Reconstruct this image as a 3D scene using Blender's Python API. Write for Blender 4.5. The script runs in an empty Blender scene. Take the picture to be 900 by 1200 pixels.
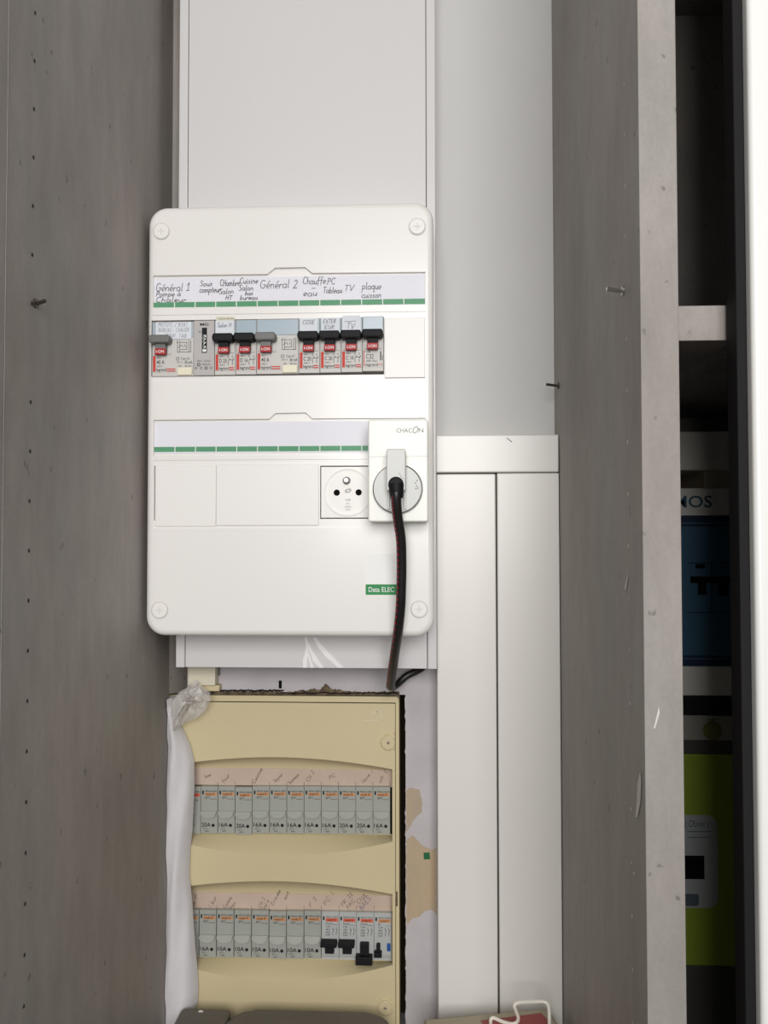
import bpy, bmesh, math, random
from mathutils import Vector, Matrix
random.seed(7)
S = bpy.context.scene
COL = S.collection

# ------------------------------------------------------------------ camera, world, lights, exposure
# metres; x to the right, y into the wall (back wall plane y = 0), z up (floor z = 0)
CAM = Vector((0.0, -0.8295, 1.5)); FOC = 1000.0            # focal length in pixels of the 900 x 1200 frame
YAW, PITCH, ROLL = [math.radians(a) for a in (2.8634566, 1.71792451, -0.06130426)]
fwd = Vector((-math.sin(YAW)*math.cos(PITCH), math.cos(YAW)*math.cos(PITCH), math.sin(PITCH)))
rgt = Vector((math.cos(YAW), math.sin(YAW), 0)); upv = rgt.cross(fwd)
cr, sr = math.cos(ROLL), math.sin(ROLL)
rgt, upv = cr*rgt + sr*upv, -sr*rgt + cr*upv
cd = bpy.data.cameras.new('camera'); cam = bpy.data.objects.new('camera', cd); COL.objects.link(cam)
m3 = Matrix((rgt, upv, -fwd)).transposed()
cam.matrix_world = Matrix.Translation(CAM) @ m3.to_4x4()
cd.sensor_fit = 'VERTICAL'; cd.sensor_height = 36.0; cd.lens = 36.0*FOC/1200.0; cd.clip_start = 0.01
S.camera = cam
S.view_settings.view_transform = 'Standard'; S.view_settings.look = 'None'
S.view_settings.gamma = 1.0; S.view_settings.use_curve_mapping = False
S.view_settings.exposure = 0.0

W = bpy.data.worlds.new('world'); S.world = W; W.use_nodes = True
W.node_tree.nodes['Background'].inputs[0].default_value = (0.93, 0.96, 1.0, 1)
W.node_tree.nodes['Background'].inputs[1].default_value = 0.25

def area(name, loc, target, sx, sy, power, col):
    l = bpy.data.lights.new(name, 'AREA'); l.shape = 'RECTANGLE'; l.size = sx; l.size_y = sy
    l.energy = power; l.color = col
    o = bpy.data.objects.new(name, l); COL.objects.link(o); o.location = loc
    o.rotation_euler = (Vector(target)-Vector(loc)).to_track_quat('-Z', 'Y').to_euler()
    return o
# the daylight of the room's window, behind the photographer
area('window_daylight', (.13, -2.1, 1.9), (0.0, 0.0, 1.5), .93, .9, 31, (1.0, 0.99, 0.98))

# ------------------------------------------------------------------ helpers
def at(u, v, y):
    """world point of photo pixel (u, v) on the vertical plane at depth y"""
    d = rgt*((u-450)/FOC) + upv*((600-v)/FOC) + fwd
    return CAM + d*((y-CAM.y)/d.y)
def rect(u0, v0, u1, v1, y):
    um, vm = (u0+u1)/2, (v0+v1)/2
    return at(u0, vm, y).x, at(u1, vm, y).x, at(um, v1, y).z, at(um, v0, y).z   # x0,x1,z0,z1

def srgb(r, g, b):
    f = lambda c: (c/255/12.92) if c/255 <= .04045 else ((c/255+.055)/1.055)**2.4
    return (f(r), f(g), f(b), 1)
MATS = {}
def mat(name, rgb, rough=.5, spec=.5, metal=0.0, coat=0.0, noise=0.0, nscale=40, bump=0.0, bscale=200, rgb2=None, stretch=(1,1,1)):
    m = bpy.data.materials.new(name); m.use_nodes = True
    nt = m.node_tree; b = nt.nodes['Principled BSDF']
    b.inputs['Roughness'].default_value = rough; b.inputs['Specular IOR Level'].default_value = spec
    b.inputs['Metallic'].default_value = metal
    if coat: b.inputs['Coat Weight'].default_value = coat; b.inputs['Coat Roughness'].default_value = .08
    c = srgb(*rgb); b.inputs['Base Color'].default_value = c
    if noise or rgb2 or bump:
        tc = nt.nodes.new('ShaderNodeTexCoord'); mp = nt.nodes.new('ShaderNodeMapping')
        mp.inputs['Scale'].default_value = stretch
        nt.links.new(tc.outputs['Object'], mp.inputs[0])
    if noise or rgb2:
        n = nt.nodes.new('ShaderNodeTexNoise'); n.inputs['Scale'].default_value = nscale
        n.inputs['Detail'].default_value = 6; nt.links.new(mp.outputs[0], n.inputs['Vector'])
        r = nt.nodes.new('ShaderNodeValToRGB'); r.color_ramp.elements[0].position = .32; r.color_ramp.elements[1].position = .68
        if rgb2: c2 = srgb(*rgb2)
        else: c2 = tuple(x*(1-noise) for x in c[:3]) + (1,)
        r.color_ramp.elements[0].color = c2; r.color_ramp.elements[1].color = c
        nt.links.new(n.outputs['Fac'], r.inputs[0]); nt.links.new(r.outputs[0], b.inputs['Base Color'])
    if bump:
        n2 = nt.nodes.new('ShaderNodeTexNoise'); n2.inputs['Scale'].default_value = bscale
        nt.links.new(mp.outputs[0], n2.inputs['Vector'])
        bp = nt.nodes.new('ShaderNodeBump'); bp.inputs['Strength'].default_value = bump; bp.inputs['Distance'].default_value = .001
        nt.links.new(n2.outputs['Fac'], bp.inputs['Height']); nt.links.new(bp.outputs[0], b.inputs['Normal'])
    MATS[name] = m; return m

def laminate():
    """grey concrete-look laminate: vertical cloudy streaks, fine grain, small dark pits"""
    m = bpy.data.materials.new('laminate'); m.use_nodes = True; nt = m.node_tree; b = nt.nodes['Principled BSDF']
    b.inputs['Roughness'].default_value = .55; b.inputs['Specular IOR Level'].default_value = .3
    tc = nt.nodes.new('ShaderNodeTexCoord')
    def noise(scale, st, detail=5, rough=.55):
        mp = nt.nodes.new('ShaderNodeMapping'); mp.inputs['Scale'].default_value = st
        nt.links.new(tc.outputs['Object'], mp.inputs[0])
        n = nt.nodes.new('ShaderNodeTexNoise'); n.inputs['Scale'].default_value = scale; n.inputs['Detail'].default_value = detail
        n.inputs['Roughness'].default_value = rough
        nt.links.new(mp.outputs[0], n.inputs['Vector']); return n
    def ramp(n, p0, c0, p1, c1):
        r = nt.nodes.new('ShaderNodeValToRGB'); e = r.color_ramp.elements
        e[0].position, e[1].position = p0, p1; e[0].color, e[1].color = c0, c1
        nt.links.new(n.outputs['Fac'], r.inputs[0]); return r
    def mix(a, bb, fac, mode='MULTIPLY'):
        x = nt.nodes.new('ShaderNodeMix'); x.data_type = 'RGBA'; x.blend_type = mode; x.inputs[0].default_value = fac
        nt.links.new(a, x.inputs[6]); nt.links.new(bb, x.inputs[7]); return x.outputs[2]
    base = ramp(noise(6, (1, 1, .5)), .3, srgb(147, 140, 135), .7, srgb(173, 166, 162))
    hue = ramp(noise(11, (1, 1, .5)), .35, srgb(244, 250, 247), .7, srgb(255, 250, 248))
    grain = ramp(noise(60, (1, 1, .3), 8, .7),   .3, (.74, .74, .74, 1), .65, (1.05, 1.04, 1.04, 1))
    fine = ramp(noise(420, (1, 1, .7), 4, .7), .3, (.88, .88, .88, 1), .65, (1.03, 1.03, 1.03, 1))
    pits = ramp(noise(95, (1, 1, .8), 2, .5), .245, (.5, .48, .47, 1), .285, (1, 1, 1, 1))
    c = mix(base.outputs[0], hue.outputs[0], .8); c = mix(c, grain.outputs[0], .55)
    c = mix(c, fine.outputs[0], .6); c = mix(c, pits.outputs[0], .8)
    nt.links.new(c, b.inputs['Base Color'])
    MATS['laminate'] = m
laminate()
mat('white_cover', (238, 235, 231), .28, .5, coat=.1)
mat('white_plate', (240, 237, 233), .35)
mat('white_duct', (219, 217, 217), .25, .5)
mat('wall_paint', (212, 211, 209), .75, .2, noise=.05, nscale=4, bump=.15, bscale=120)
mat('plaster', (196, 190, 192), .85, .2, noise=.1, nscale=30, bump=.5, bscale=150)
mat('trim_white', (234, 231, 225), .3, .5, noise=.03, nscale=6)
mat('room_white', (225, 222, 216), .8, .2)
mat('floor_tile', (120, 108, 96), .5, .3, noise=.2, nscale=6)
mat('cream', (214, 199, 160), .42, .4, noise=.05, nscale=8, bump=.08, bscale=400)
mat('cream_light', (222, 214, 192), .5)
mat('pink_paper', (206, 185, 170), .85, .1, rgb2=(194, 173, 157), nscale=25)
mat('paper', (240, 239, 246), .8, .1)
mat('tape_white', (222, 226, 232), .6, .3)
mat('tape_yellow', (222, 218, 196), .6, .3)
mat('green', (62, 150, 98), .6, .2)
mat('green_sticker', (38, 142, 74), .45, .3)
mat('sticker_white', (250, 250, 247), .5, .3)
mat('white_ink', (240, 242, 240), .6, .2)
mat('ink', (30, 27, 36), .7, .1)
mat('faint_ink', (112, 96, 92), .8, .1)
mat('violet_ink', (92, 72, 122), .8, .1)
mat('black_print', (34, 32, 32), .6, .2)
mat('seam_grey', (205, 204, 198), .5, .2)
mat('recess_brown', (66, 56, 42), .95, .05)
mat('grey_print', (140, 140, 138), .6, .2)
mat('red_print', (206, 74, 66), .55, .2)
mat('red_flag', (176, 28, 34), .45, .3)
mat('orange_print', (206, 146, 100), .6, .2)
mat('red_orange_print', (216, 104, 78), .6, .2)
mat('module_grey', (205, 202, 197), .45, .4)
mat('module_light', (224, 221, 215), .4, .4)
mat('meter_light', (222, 219, 215), .5)
mat('meter_grey', (184, 180, 178), .4, .5)
mat('module_window', (168, 184, 194), .25, .5)
mat('black_plastic', (20, 20, 22), .6, .25)
mat('grey_plastic', (112, 112, 110), .4, .4)
mat('cream_button', (236, 228, 204), .4, .4)
mat('old_module', (166, 168, 160), .45, .4, noise=.04, nscale=60)
mat('old_module_light', (184, 186, 184), .45, .4)
mat('blue_button', (34, 84, 158), .4, .4)
mat('hole_grey', (52, 48, 44), .9, .1)
mat('dark_hole', (14, 13, 13), .8, .1)
mat('dirt', (128, 112, 92), .95, .1, rgb2=(62, 52, 41), nscale=160)
mat('plug_grey', (206, 207, 203), .35, .5)
mat('adapter_white', (240, 240, 232), .3, .5)
mat('cord_black', (30, 28, 28), .38, .5)
mat('cord_red', (176, 36, 58), .5, .3)
mat('bare_board', (190, 168, 138), .9, .1, rgb2=(178, 162, 142), nscale=60, stretch=(1, 1, .4))
mat('green_dot', (44, 104, 66), .7, .2)
mat('steel', (190, 188, 184), .3, .5, metal=1.0)
mat('dull_nail', (82, 72, 66), .4, .5, metal=.6)
mat('chip_white', (216, 212, 206), .8, .1)
mat('foam_white', (220, 217, 219), .8, .2, bump=.25, bscale=60)
mat('glint_white', (246, 244, 244), .3, .5)
mat('door_white', (238, 237, 233), .25, .5)
mat('black_strip', (20, 18, 19), .75, .3)
mat('carton_white', (214, 210, 202), .6, .3)
mat('carton_blue', (58, 92, 116), .5, .3)
mat('carton_navy', (28, 44, 70), .5, .3)
mat('carton_grey', (150, 146, 137), .7, .2)
mat('carton_dark', (74, 72, 68), .7, .3)
mat('lime', (140, 158, 52), .5, .3)
mat('device_grey', (168, 172, 172), .5, .3)
mat('device_print', (88, 96, 108), .5, .3)
mat('olive', (112, 112, 62), .7, .2)
mat('case_grey', (112, 106, 98), .6, .3, noise=.1, nscale=30)
mat('beige_carton', (178, 167, 146), .7, .2, noise=.06, nscale=30)
mat('carton_red', (158, 84, 82), .6, .2)
mat('wire_white', (240, 234, 222), .35, .5)
def clear(name, alpha, rgb, rough):
    m = bpy.data.materials.new(name); m.use_nodes = True; nt = m.node_tree
    for n in list(nt.nodes): nt.nodes.remove(n)
    o = nt.nodes.new('ShaderNodeOutputMaterial'); mx = nt.nodes.new('ShaderNodeMixShader')
    t = nt.nodes.new('ShaderNodeBsdfTransparent'); p = nt.nodes.new('ShaderNodeBsdfPrincipled')
    p.inputs['Base Color'].default_value = srgb(*rgb); p.inputs['Roughness'].default_value = rough
    mx.inputs[0].default_value = alpha
    nt.links.new(t.outputs[0], mx.inputs[1]); nt.links.new(p.outputs[0], mx.inputs[2]); nt.links.new(mx.outputs[0], o.inputs[0])
    MATS[name] = m
    return m
clear('clear_plastic', .05, (235, 235, 240), .16)
clear('film', .58, (228, 223, 219), .35)

ORG = {}          # world origin of every object (nothing is rotated)
def props(o, label=None, category=None, group=None, kind=None):
    for k, v in (('label', label), ('category', category), ('group', group), ('kind', kind)):
        if v: o[k] = v
    return o
def place(o, parent, loc):
    loc = Vector(loc); ORG[o.name] = loc
    if parent is not None:
        o.parent = parent; o.location = loc - ORG[parent.name]
    else: o.location = loc
def thing(name, label, cat, loc, group=None):
    o = bpy.data.objects.new(name, None); COL.objects.link(o); o.empty_display_size = .02
    place(o, None, loc); return props(o, label, cat, group)
def flatten(me):
    # large axis-aligned faces keep their own flat normal beside rounded edges
    big = max((p.area for p in me.polygons), default=0)
    for p in me.polygons:
        if p.area > .06*big and max(abs(c) for c in p.normal) > .9998: p.use_smooth = False
def slab(x0, x1, z0, z1, r, yf, yb, bev, n=8, seg=5):
    # rounded rectangle with a rounded front edge
    bm = bmesh.new(); loops = []
    for k in range(seg+1):
        t = math.pi/2*k/seg; i = bev*(1-math.sin(t)); y = yf+bev*(1-math.cos(t))
        loops.append([bm.verts.new((x, y, z)) for x, z in rrect(x0+i, x1-i, z0+i, z1-i, max(r-i, .0005), n)])
    loops.append([bm.verts.new((x, yb, z)) for x, z in rrect(x0, x1, z0, z1, r, n)])
    bm.faces.new(loops[0]); bm.faces.new(loops[-1][::-1]); m = len(loops[0])
    for A, B in zip(loops, loops[1:]):
        for i in range(m): bm.faces.new((A[i], B[i], B[(i+1) % m], A[(i+1) % m]))
    return bm
def mk(name, bm, m, parent=None, loc=None, smooth=35, local=False, **kw):
    """one mesh object; bm in world coordinates (or, with local=True, relative to loc)"""
    me = bpy.data.meshes.new(name)
    if loc is None:
        if parent is not None: loc = ORG[parent.name]
        else:
            xs = [v.co for v in bm.verts]
            loc = Vector(((min(c.x for c in xs)+max(c.x for c in xs))/2, (min(c.y for c in xs)+max(c.y for c in xs))/2, min(c.z for c in xs)))
    loc = Vector(loc)
    if not local: bmesh.ops.translate(bm, verts=bm.verts, vec=-loc)
    bmesh.ops.recalc_face_normals(bm, faces=bm.faces)
    bm.to_mesh(me); bm.free()
    if smooth:
        me.polygons.foreach_set('use_smooth', [True]*len(me.polygons)); me.set_sharp_from_angle(angle=math.radians(smooth))
    flatten(me)
    me.materials.append(MATS[m])
    o = bpy.data.objects.new(name, me); COL.objects.link(o); place(o, parent, loc)
    return props(o, **kw)
def share(src, name, parent, loc, **kw):
    o = bpy.data.objects.new(name, src.data); COL.objects.link(o); place(o, parent, loc); return props(o, **kw)

def box(bm, x0, x1, y0, y1, z0, z1, bev=0, seg=2):
    vs = [bm.verts.new((x, y, z)) for x in (x0, x1) for y in (y0, y1) for z in (z0, z1)]
    fs = [bm.faces.new([vs[i] for i in q]) for q in ((0,1,3,2), (4,6,7,5), (0,4,5,1), (2,3,7,6), (0,2,6,4), (1,5,7,3))]
    if bev:
        es = list({e for f in fs for e in f.edges})
        bmesh.ops.bevel(bm, geom=es, offset=bev, segments=seg, affect='EDGES', profile=.5)
    return bm
def bx(*a, **k): return box(bmesh.new(), *a, **k)
def prism(bm, pts, yf, yb, bev=0, seg=3):
    """polygon pts (x, z) extruded from the front yf to the back yb; bev rounds the front edge"""
    f = [bm.verts.new((x, yf, z)) for x, z in pts]; b = [bm.verts.new((x, yb, z)) for x, z in pts]
    n = len(pts); ff = bm.faces.new(f); bm.faces.new(b[::-1])
    for i in range(n): bm.faces.new((f[i], b[i], b[(i+1) % n], f[(i+1) % n]))
    if bev: bmesh.ops.bevel(bm, geom=list(ff.edges), offset=bev, segments=seg, affect='EDGES', profile=.5)
    return bm
def rrect(x0, x1, z0, z1, r, n=6):
    out = []
    for cx, cz, a in ((x1-r, z1-r, 0), (x0+r, z1-r, 90), (x0+r, z0+r, 180), (x1-r, z0+r, 270)):
        for i in range(n+1):
            t = math.radians(a+90*i/n); out.append((cx+r*math.cos(t), cz+r*math.sin(t)))
    return out
def plan0(pts, z0, z1):
    b = bmesh.new(); lo = [b.verts.new((x, y, z0)) for x, y in pts]; hi = [b.verts.new((x, y, z1)) for x, y in pts]; n = len(pts)
    b.faces.new(lo[::-1]); b.faces.new(hi)
    for i in range(n): b.faces.new((lo[i], lo[(i+1) % n], hi[(i+1) % n], hi[i]))
    return b
def circ(cx, cz, r, n=28, rz=None): return [(cx+r*math.cos(2*math.pi*i/n), cz+(rz or r)*math.sin(2*math.pi*i/n)) for i in range(n)]
def ring(bm, outer, inner, yf, yb):
    n = len(outer); A = [[bm.verts.new((x, y, z)) for x, z in P] for P in (outer, inner) for y in (yf, yb)]
    of, ob, nf, nb = A
    for i in range(n):
        j = (i+1) % n
        for q in ((of[i], of[j], nf[j], nf[i]), (ob[i], nb[i], nb[j], ob[j]), (of[i], ob[i], ob[j], of[j]), (nf[i], nf[j], nb[j], nb[i])): bm.faces.new(q)
    return bm
def tube(bm, pts, r, n=10, flat=1.0):
    """round tube along points"""
    pts = [Vector(p) for p in pts]; rings = []
    up0 = None
    for i, p in enumerate(pts):
        t = (pts[min(i+1, len(pts)-1)] - pts[max(i-1, 0)]).normalized()
        if up0 is None: up0 = t.orthogonal().normalized()
        a = (up0 - t*up0.dot(t)).normalized(); up0 = a; b = t.cross(a)
        rr = r(i/(len(pts)-1)) if callable(r) else r
        rings.append([bm.verts.new(p + (a*math.cos(2*math.pi*k/n) + b*math.sin(2*math.pi*k/n))*rr) for k in range(n)])
    for A, B in zip(rings, rings[1:]):
        for k in range(n): bm.faces.new((A[k], A[(k+1) % n], B[(k+1) % n], B[k]))
    bm.faces.new(rings[0][::-1]); bm.faces.new(rings[-1]); return bm
def smoothpath(P, n=8):
    P = [Vector(p) for p in P]; out = []
    for i in range(len(P)-1):
        p0, p1, p2, p3 = P[max(i-1, 0)], P[i], P[i+1], P[min(i+2, len(P)-1)]
        for k in range(n):
            t = k/n
            out.append(.5*((2*p1) + (p2-p0)*t + (2*p0-5*p1+4*p2-p3)*t*t + (3*p1-p0-3*p2+p3)*t**3))
    return out + [P[-1]]
def cut(o, *cutters):
    """boolean difference with temporary cutter meshes, applied at once"""
    tmp = []
    for k, bm in enumerate(cutters):
        bmesh.ops.translate(bm, verts=bm.verts, vec=-ORG[o.name]); bmesh.ops.recalc_face_normals(bm, faces=bm.faces)
        me = bpy.data.meshes.new('cut'); bm.to_mesh(me); bm.free()
        c = bpy.data.objects.new('cut', me); COL.objects.link(c); c.location = ORG[o.name]; tmp.append(c)
        md = o.modifiers.new('cut', 'BOOLEAN'); md.operation = 'DIFFERENCE'; md.solver = 'EXACT'; md.object = c
    bpy.context.view_layer.update()
    me = bpy.data.meshes.new_from_object(o.evaluated_get(bpy.context.evaluated_depsgraph_get()))
    o.modifiers.clear(); old = o.data; o.data = me; me.name = o.name; bpy.data.meshes.remove(old)
    for c in tmp: bpy.data.objects.remove(c)
    me.polygons.foreach_set('use_smooth', [True]*len(me.polygons)); me.set_sharp_from_angle(angle=math.radians(35)); flatten(me)

# printed text (built-in font turned into flat mesh)
_TX = {}
def glyphs(s, bold):
    k = (s, bold)
    if k not in _TX:
        c = bpy.data.curves.new('tx', 'FONT'); c.body = s; c.size = 1; c.resolution_u = 3
        if bold: c.offset = .010
        o = bpy.data.objects.new('tx', c); COL.objects.link(o); bpy.context.view_layer.update()
        me = bpy.data.meshes.new_from_object(o.evaluated_get(bpy.context.evaluated_depsgraph_get()))
        V = [(v.co.x, v.co.y) for v in me.vertices]; F = [tuple(p.vertices) for p in me.polygons]
        bpy.data.objects.remove(o); bpy.data.curves.remove(c); bpy.data.meshes.remove(me)
        _TX[k] = (V, F)
    return _TX[k]
def text(bm, s, x0, x1, zb, h, y, bold=False, slant=0, ang=0):
    """text s from x0 to x1 with baseline zb; cap height h"""
    V, F = glyphs(s, bold)
    if not V: return bm
    a, b = min(v[0] for v in V), max(v[0] for v in V); kx = (x1-x0)/max(b-a, 1e-6); kz = h/.70
    ca, sa = math.cos(ang), math.sin(ang); vs = []
    for vx, vz in V:
        px, pz = (vx-a)*kx + slant*vz*kz, vz*kz
        vs.append(bm.verts.new((x0+px*ca-pz*sa, y, zb+px*sa+pz*ca)))
    for f in F:
        try: bm.faces.new([vs[i] for i in f])
        except ValueError: pass
    return bm
def flat(bm, x0, x1, z0, z1, y):
    bm.faces.new([bm.verts.new(p) for p in ((x0, y, z0), (x1, y, z0), (x1, y, z1), (x0, y, z1))]); return bm
def line(bm, pts, w, y):
    """thin flat stroke through (x, z) points"""
    for (ax, az), (bx_, bz) in zip(pts, pts[1:]):
        dx, dz = bx_-ax, bz-az; L = math.hypot(dx, dz) or 1e-9
        nx, nz = -dz/L*w/2, dx/L*w/2; ex, ez = dx/L*w*.3, dz/L*w*.3
        bm.faces.new([bm.verts.new(p) for p in ((ax-ex+nx, y, az-ez+nz), (ax-ex-nx, y, az-ez-nz), (bx_+ex-nx, y, bz+ez-nz), (bx_+ex+nx, y, bz+ez+nz))])
    return bm

# pen strokes of the handwriting: letter -> (advance, strokes); x height .5, cap height 1
def arc(cx, cy, rx, ry, a0, a1, n=8): return [(cx+rx*math.cos(math.radians(a0+(a1-a0)*i/n)), cy+ry*math.sin(math.radians(a0+(a1-a0)*i/n))) for i in range(n+1)]
PEN = {
 'a': (.55, [arc(.25,.25,.22,.25,40,360), [(.47,.45),(.47,.08),(.55,0)]]),
 'b': (.5, [[(.08,1),(.06,0)], arc(.25,.24,.2,.24,160,-170)]),
 'c': (.45, [arc(.27,.25,.24,.25,50,320)]),
 'e': (.45, [[(.05,.22),(.4,.28)]+arc(.24,.27,.2,.25,10,300)]),
 'f': (.4, [arc(.3,.78,.15,.22,60,180,5)+[(.15,.4),(.14,-.2)], [(.02,.48),(.35,.5)]]),
 'g': (.5, [arc(.25,.27,.2,.23,40,360), [(.46,.5),(.46,-.2)]+arc(.27,-.2,.19,.2,0,-150,6)]),
 'h': (.5, [[(.08,1),(.06,0)], [(.07,.3)]+arc(.25,.3,.17,.2,160,0,6)+[(.42,0)]]),
 'i': (.22, [[(.1,.5),(.1,.05),(.2,0)], [(.1,.68),(.12,.72)]]),
 'j': (.25, [[(.16,.5),(.15,-.3),(0,-.42)], [(.17,.68),(.19,.72)]]),
 'l': (.25, [[(.1,1),(.1,.1),(.22,0)]]),
 'm': (.75, [[(.06,.5),(.06,0)], [(.06,.3)]+arc(.2,.3,.13,.2,160,0,5)+[(.34,0)], [(.34,.3)]+arc(.5,.3,.14,.2,160,0,5)+[(.65,0)]]),
 'n': (.5, [[(.06,.5),(.06,0)], [(.06,.3)]+arc(.24,.3,.17,.2,160,0,6)+[(.42,0)]]),
 'o': (.5, [arc(.25,.25,.2,.25,90,450)]),
 'p': (.5, [[(.08,.55),(.06,-.45)], arc(.26,.27,.2,.23,150,-150)]),
 'q': (.5, [arc(.25,.27,.2,.23,40,330), [(.46,.5),(.45,-.45),(.55,-.3)]]),
 'r': (.35, [[(.06,.5),(.06,0)], [(.06,.28)]+arc(.24,.3,.16,.19,160,50,4)]),
 's': (.4, [[(.35,.45),(.15,.48),(.1,.36),(.3,.22),(.3,.06),(.05,.03)]]),
 't': (.35, [[(.15,.85),(.15,.1),(.3,0)], [(0,.5),(.32,.54)]]),
 'u': (.5, [[(.06,.5),(.06,.15),(.2,0),(.38,.12),(.42,.5)], [(.42,.5),(.43,.05),(.5,0)]]),
 'v': (.45, [[(.04,.5),(.2,0),(.4,.52)]]),
 'd': (.5, [arc(.25,.25,.2,.24,40,360), [(.44,1),(.44,.08),(.52,0)]]),
 'x': (.45, [[(.04,.5),(.4,0)], [(.4,.5),(.04,0)]]),
 'A': (.65, [[(.02,0),(.3,1),(.56,0)], [(.12,.35),(.48,.35)]]),
 'B': (.6, [[(.08,0),(.1,1)], [(.1,1),(.42,.92),(.42,.6),(.12,.52)], [(.12,.52),(.52,.42),(.5,.06),(.08,0)]]),
 'C': (.6, [arc(.35,.5,.3,.5,50,310,10)]),
 'D': (.6, [[(.1,0),(.1,1),(.4,.9),(.55,.5),(.4,.08),(.1,0)]]),
 'E': (.55, [[(.48,1),(.1,.97),(.08,0),(.48,.02)], [(.1,.5),(.4,.52)]]),
 'F': (.5, [[(.48,1),(.1,.97),(.08,0)], [(.1,.5),(.4,.52)]]),
 'G': (.75, [arc(.38,.5,.32,.5,50,330,10)+[(.66,.45),(.4,.42)]]),
 'H': (.6, [[(.08,1),(.06,0)], [(.5,1),(.5,0)], [(.06,.5),(.5,.52)]]),
 'I': (.22, [[(.1,1),(.1,0)]]),
 'K': (.55, [[(.08,1),(.06,0)], [(.48,1),(.1,.48),(.5,0)]]),
 'L': (.5, [[(.1,1),(.08,0),(.45,.02)]]),
 'M': (.75, [[(.05,0),(.1,1),(.35,.3),(.6,1),(.66,0)]]),
 'N': (.6, [[(.06,0),(.08,1),(.48,0),(.5,1)]]),
 'O': (.62, [arc(.3,.5,.26,.5,90,450,12)]),
 'P': (.52, [[(.08,0),(.1,1),(.42,.92),(.44,.58),(.1,.48)]]),
 'R': (.6, [[(.08,0),(.1,1),(.42,.92),(.44,.6),(.1,.5),(.52,0)]]),
 'S': (.5, [[(.45,.9),(.2,1),(.08,.75),(.4,.4),(.4,.08),(.06,.04)]]),
 'T': (.55, [[(.02,1),(.52,1)], [(.27,1),(.25,0)]]),
 'U': (.6, [[(.08,1),(.08,.2),(.28,0),(.48,.2),(.5,1)]]),
 'V': (.6, [[(.03,1),(.26,0),(.56,1)]]),
 'X': (.55, [[(.03,1),(.5,0)], [(.5,1),(.03,0)]]),
 'Y': (.55, [[(.03,1),(.26,.5)], [(.5,1),(.2,0)]]),
 '1': (.4, [[(.05,.7),(.28,1),(.24,0)], [(.05,0),(.42,.02)]]),
 '2': (.55, [[(.06,.8),(.25,1),(.44,.8),(.3,.4),(.04,0),(.5,.04)]]),
 '7': (.5, [[(.04,1),(.46,1),(.18,0)]]),
 '-': (.4, [[(.05,.35),(.35,.37)]]), '.': (.2, [[(.08,0),(.1,.06)]]), '/': (.4, [[(.02,-.1),(.36,1)]]), ' ': (.35, []),
}
ACC = {'é': ('e', [[(.18,.68),(.34,.9)]]), 'à': ('a', [[(.15,.9),(.3,.68)]])}
def hand(bm, s, x0, x1, zb, h, y, w=.00042, ang=0, jitter=.05):
    L = []; x = 0
    for ch in s:
        a, st = PEN[ACC[ch][0]] if ch in ACC else PEN[ch]
        extra = ACC[ch][1] if ch in ACC else []
        dz = random.uniform(-jitter, jitter)
        for q in st+extra: L.append([(x+px+.16*pz, pz+dz) for px, pz in q])
        x += a+.06
    k = (x1-x0)/x; ca, sa = math.cos(ang), math.sin(ang)
    for q in L:
        line(bm, [(x0+px*k*ca-pz*h*sa, zb+px*k*sa+pz*h*ca) for px, pz in q], w, y)
    return bm

# ================================================================== SETTING
XL, XR = -0.2475, 0.1236           # inner faces of the cabinet's two side panels
ZB = 1.0                           # top of the cabinet's bottom panel
mk('floor', bx(-2.5, 2.5, -4.2, .1, -.02, 0), 'floor_tile', kind='structure')
mk('ceiling', bx(-2.5, 2.5, -4.2, .1, 2.6, 2.62), 'room_white', kind='structure')
hx0, hx1 = at(178, 1000, 0).x, at(475.5, 1000, 0).x
hz1, hz0 = at(350, 813, 0).z, 1.005
wb = bmesh.new()
box(wb, -2.5, 2.5, 0, .08, hz1, 2.6); box(wb, -2.5, hx0, 0, .08, 0, hz1); box(wb, hx1, 2.5, 0, .08, 0, hz1)
box(wb, hx0, hx1, 0, .08, 0, hz0)
wall = mk('wall_back', wb, 'wall_paint', kind='structure', smooth=0)
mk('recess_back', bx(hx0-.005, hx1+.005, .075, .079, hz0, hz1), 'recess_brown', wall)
# rough grey-lilac plaster skin round the opening, below the cable duct
x0, x1, z0, z1 = rect(215, 780, 514, 813, -.0008)
mk('plaster_skin', bx(x0, x1, -.0008, .004, hz1, z1), 'plaster', wall)
pb = bmesh.new(); zz = [1.0+i*.0042 for i in range(int((hz1-1.0)/.0042)+1)]+[hz1]
lft = [pb.verts.new((hx1 + random.uniform(-.0009, .0009), -.0008, z)) for z in zz]
rgv = [pb.verts.new((at(513, 1000, 0).x, -.0008, z)) for z in zz]; lb = [pb.verts.new((v.co.x, .02, v.co.z)) for v in lft]
for i in range(len(zz)-1):
    pb.faces.new((lft[i], rgv[i], rgv[i+1], lft[i+1])); pb.faces.new((lft[i], lft[i+1], lb[i+1], lb[i]))
mk('plaster_skin', pb, 'plaster', wall, smooth=0)
def patch(pix, name, m, y):
    if len(pix) > 4:
        rag = []
        for i, (u, v) in enumerate(pix):
            u2, v2 = pix[(i+1) % len(pix)]; n = max(1, int(math.hypot(u2-u, v2-v)/2))
            for k in range(n): rag.append((u+(u2-u)*k/n+random.uniform(-.6, .6), v+(v2-v)*k/n+random.uniform(-.6, .6)))
        pix = rag
    mk(name, prism(bmesh.new(), [(at(u, v, y).x, at(u, v, y).z) for u, v in pix], y, y+.0008), m, wall)
patch([(476,927),(481,923),(492,926),(494,938),(495,952),(489,957),(484,962),(479,972),(476.5,975)], 'bare_patch', 'bare_board', -.0014)
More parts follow.
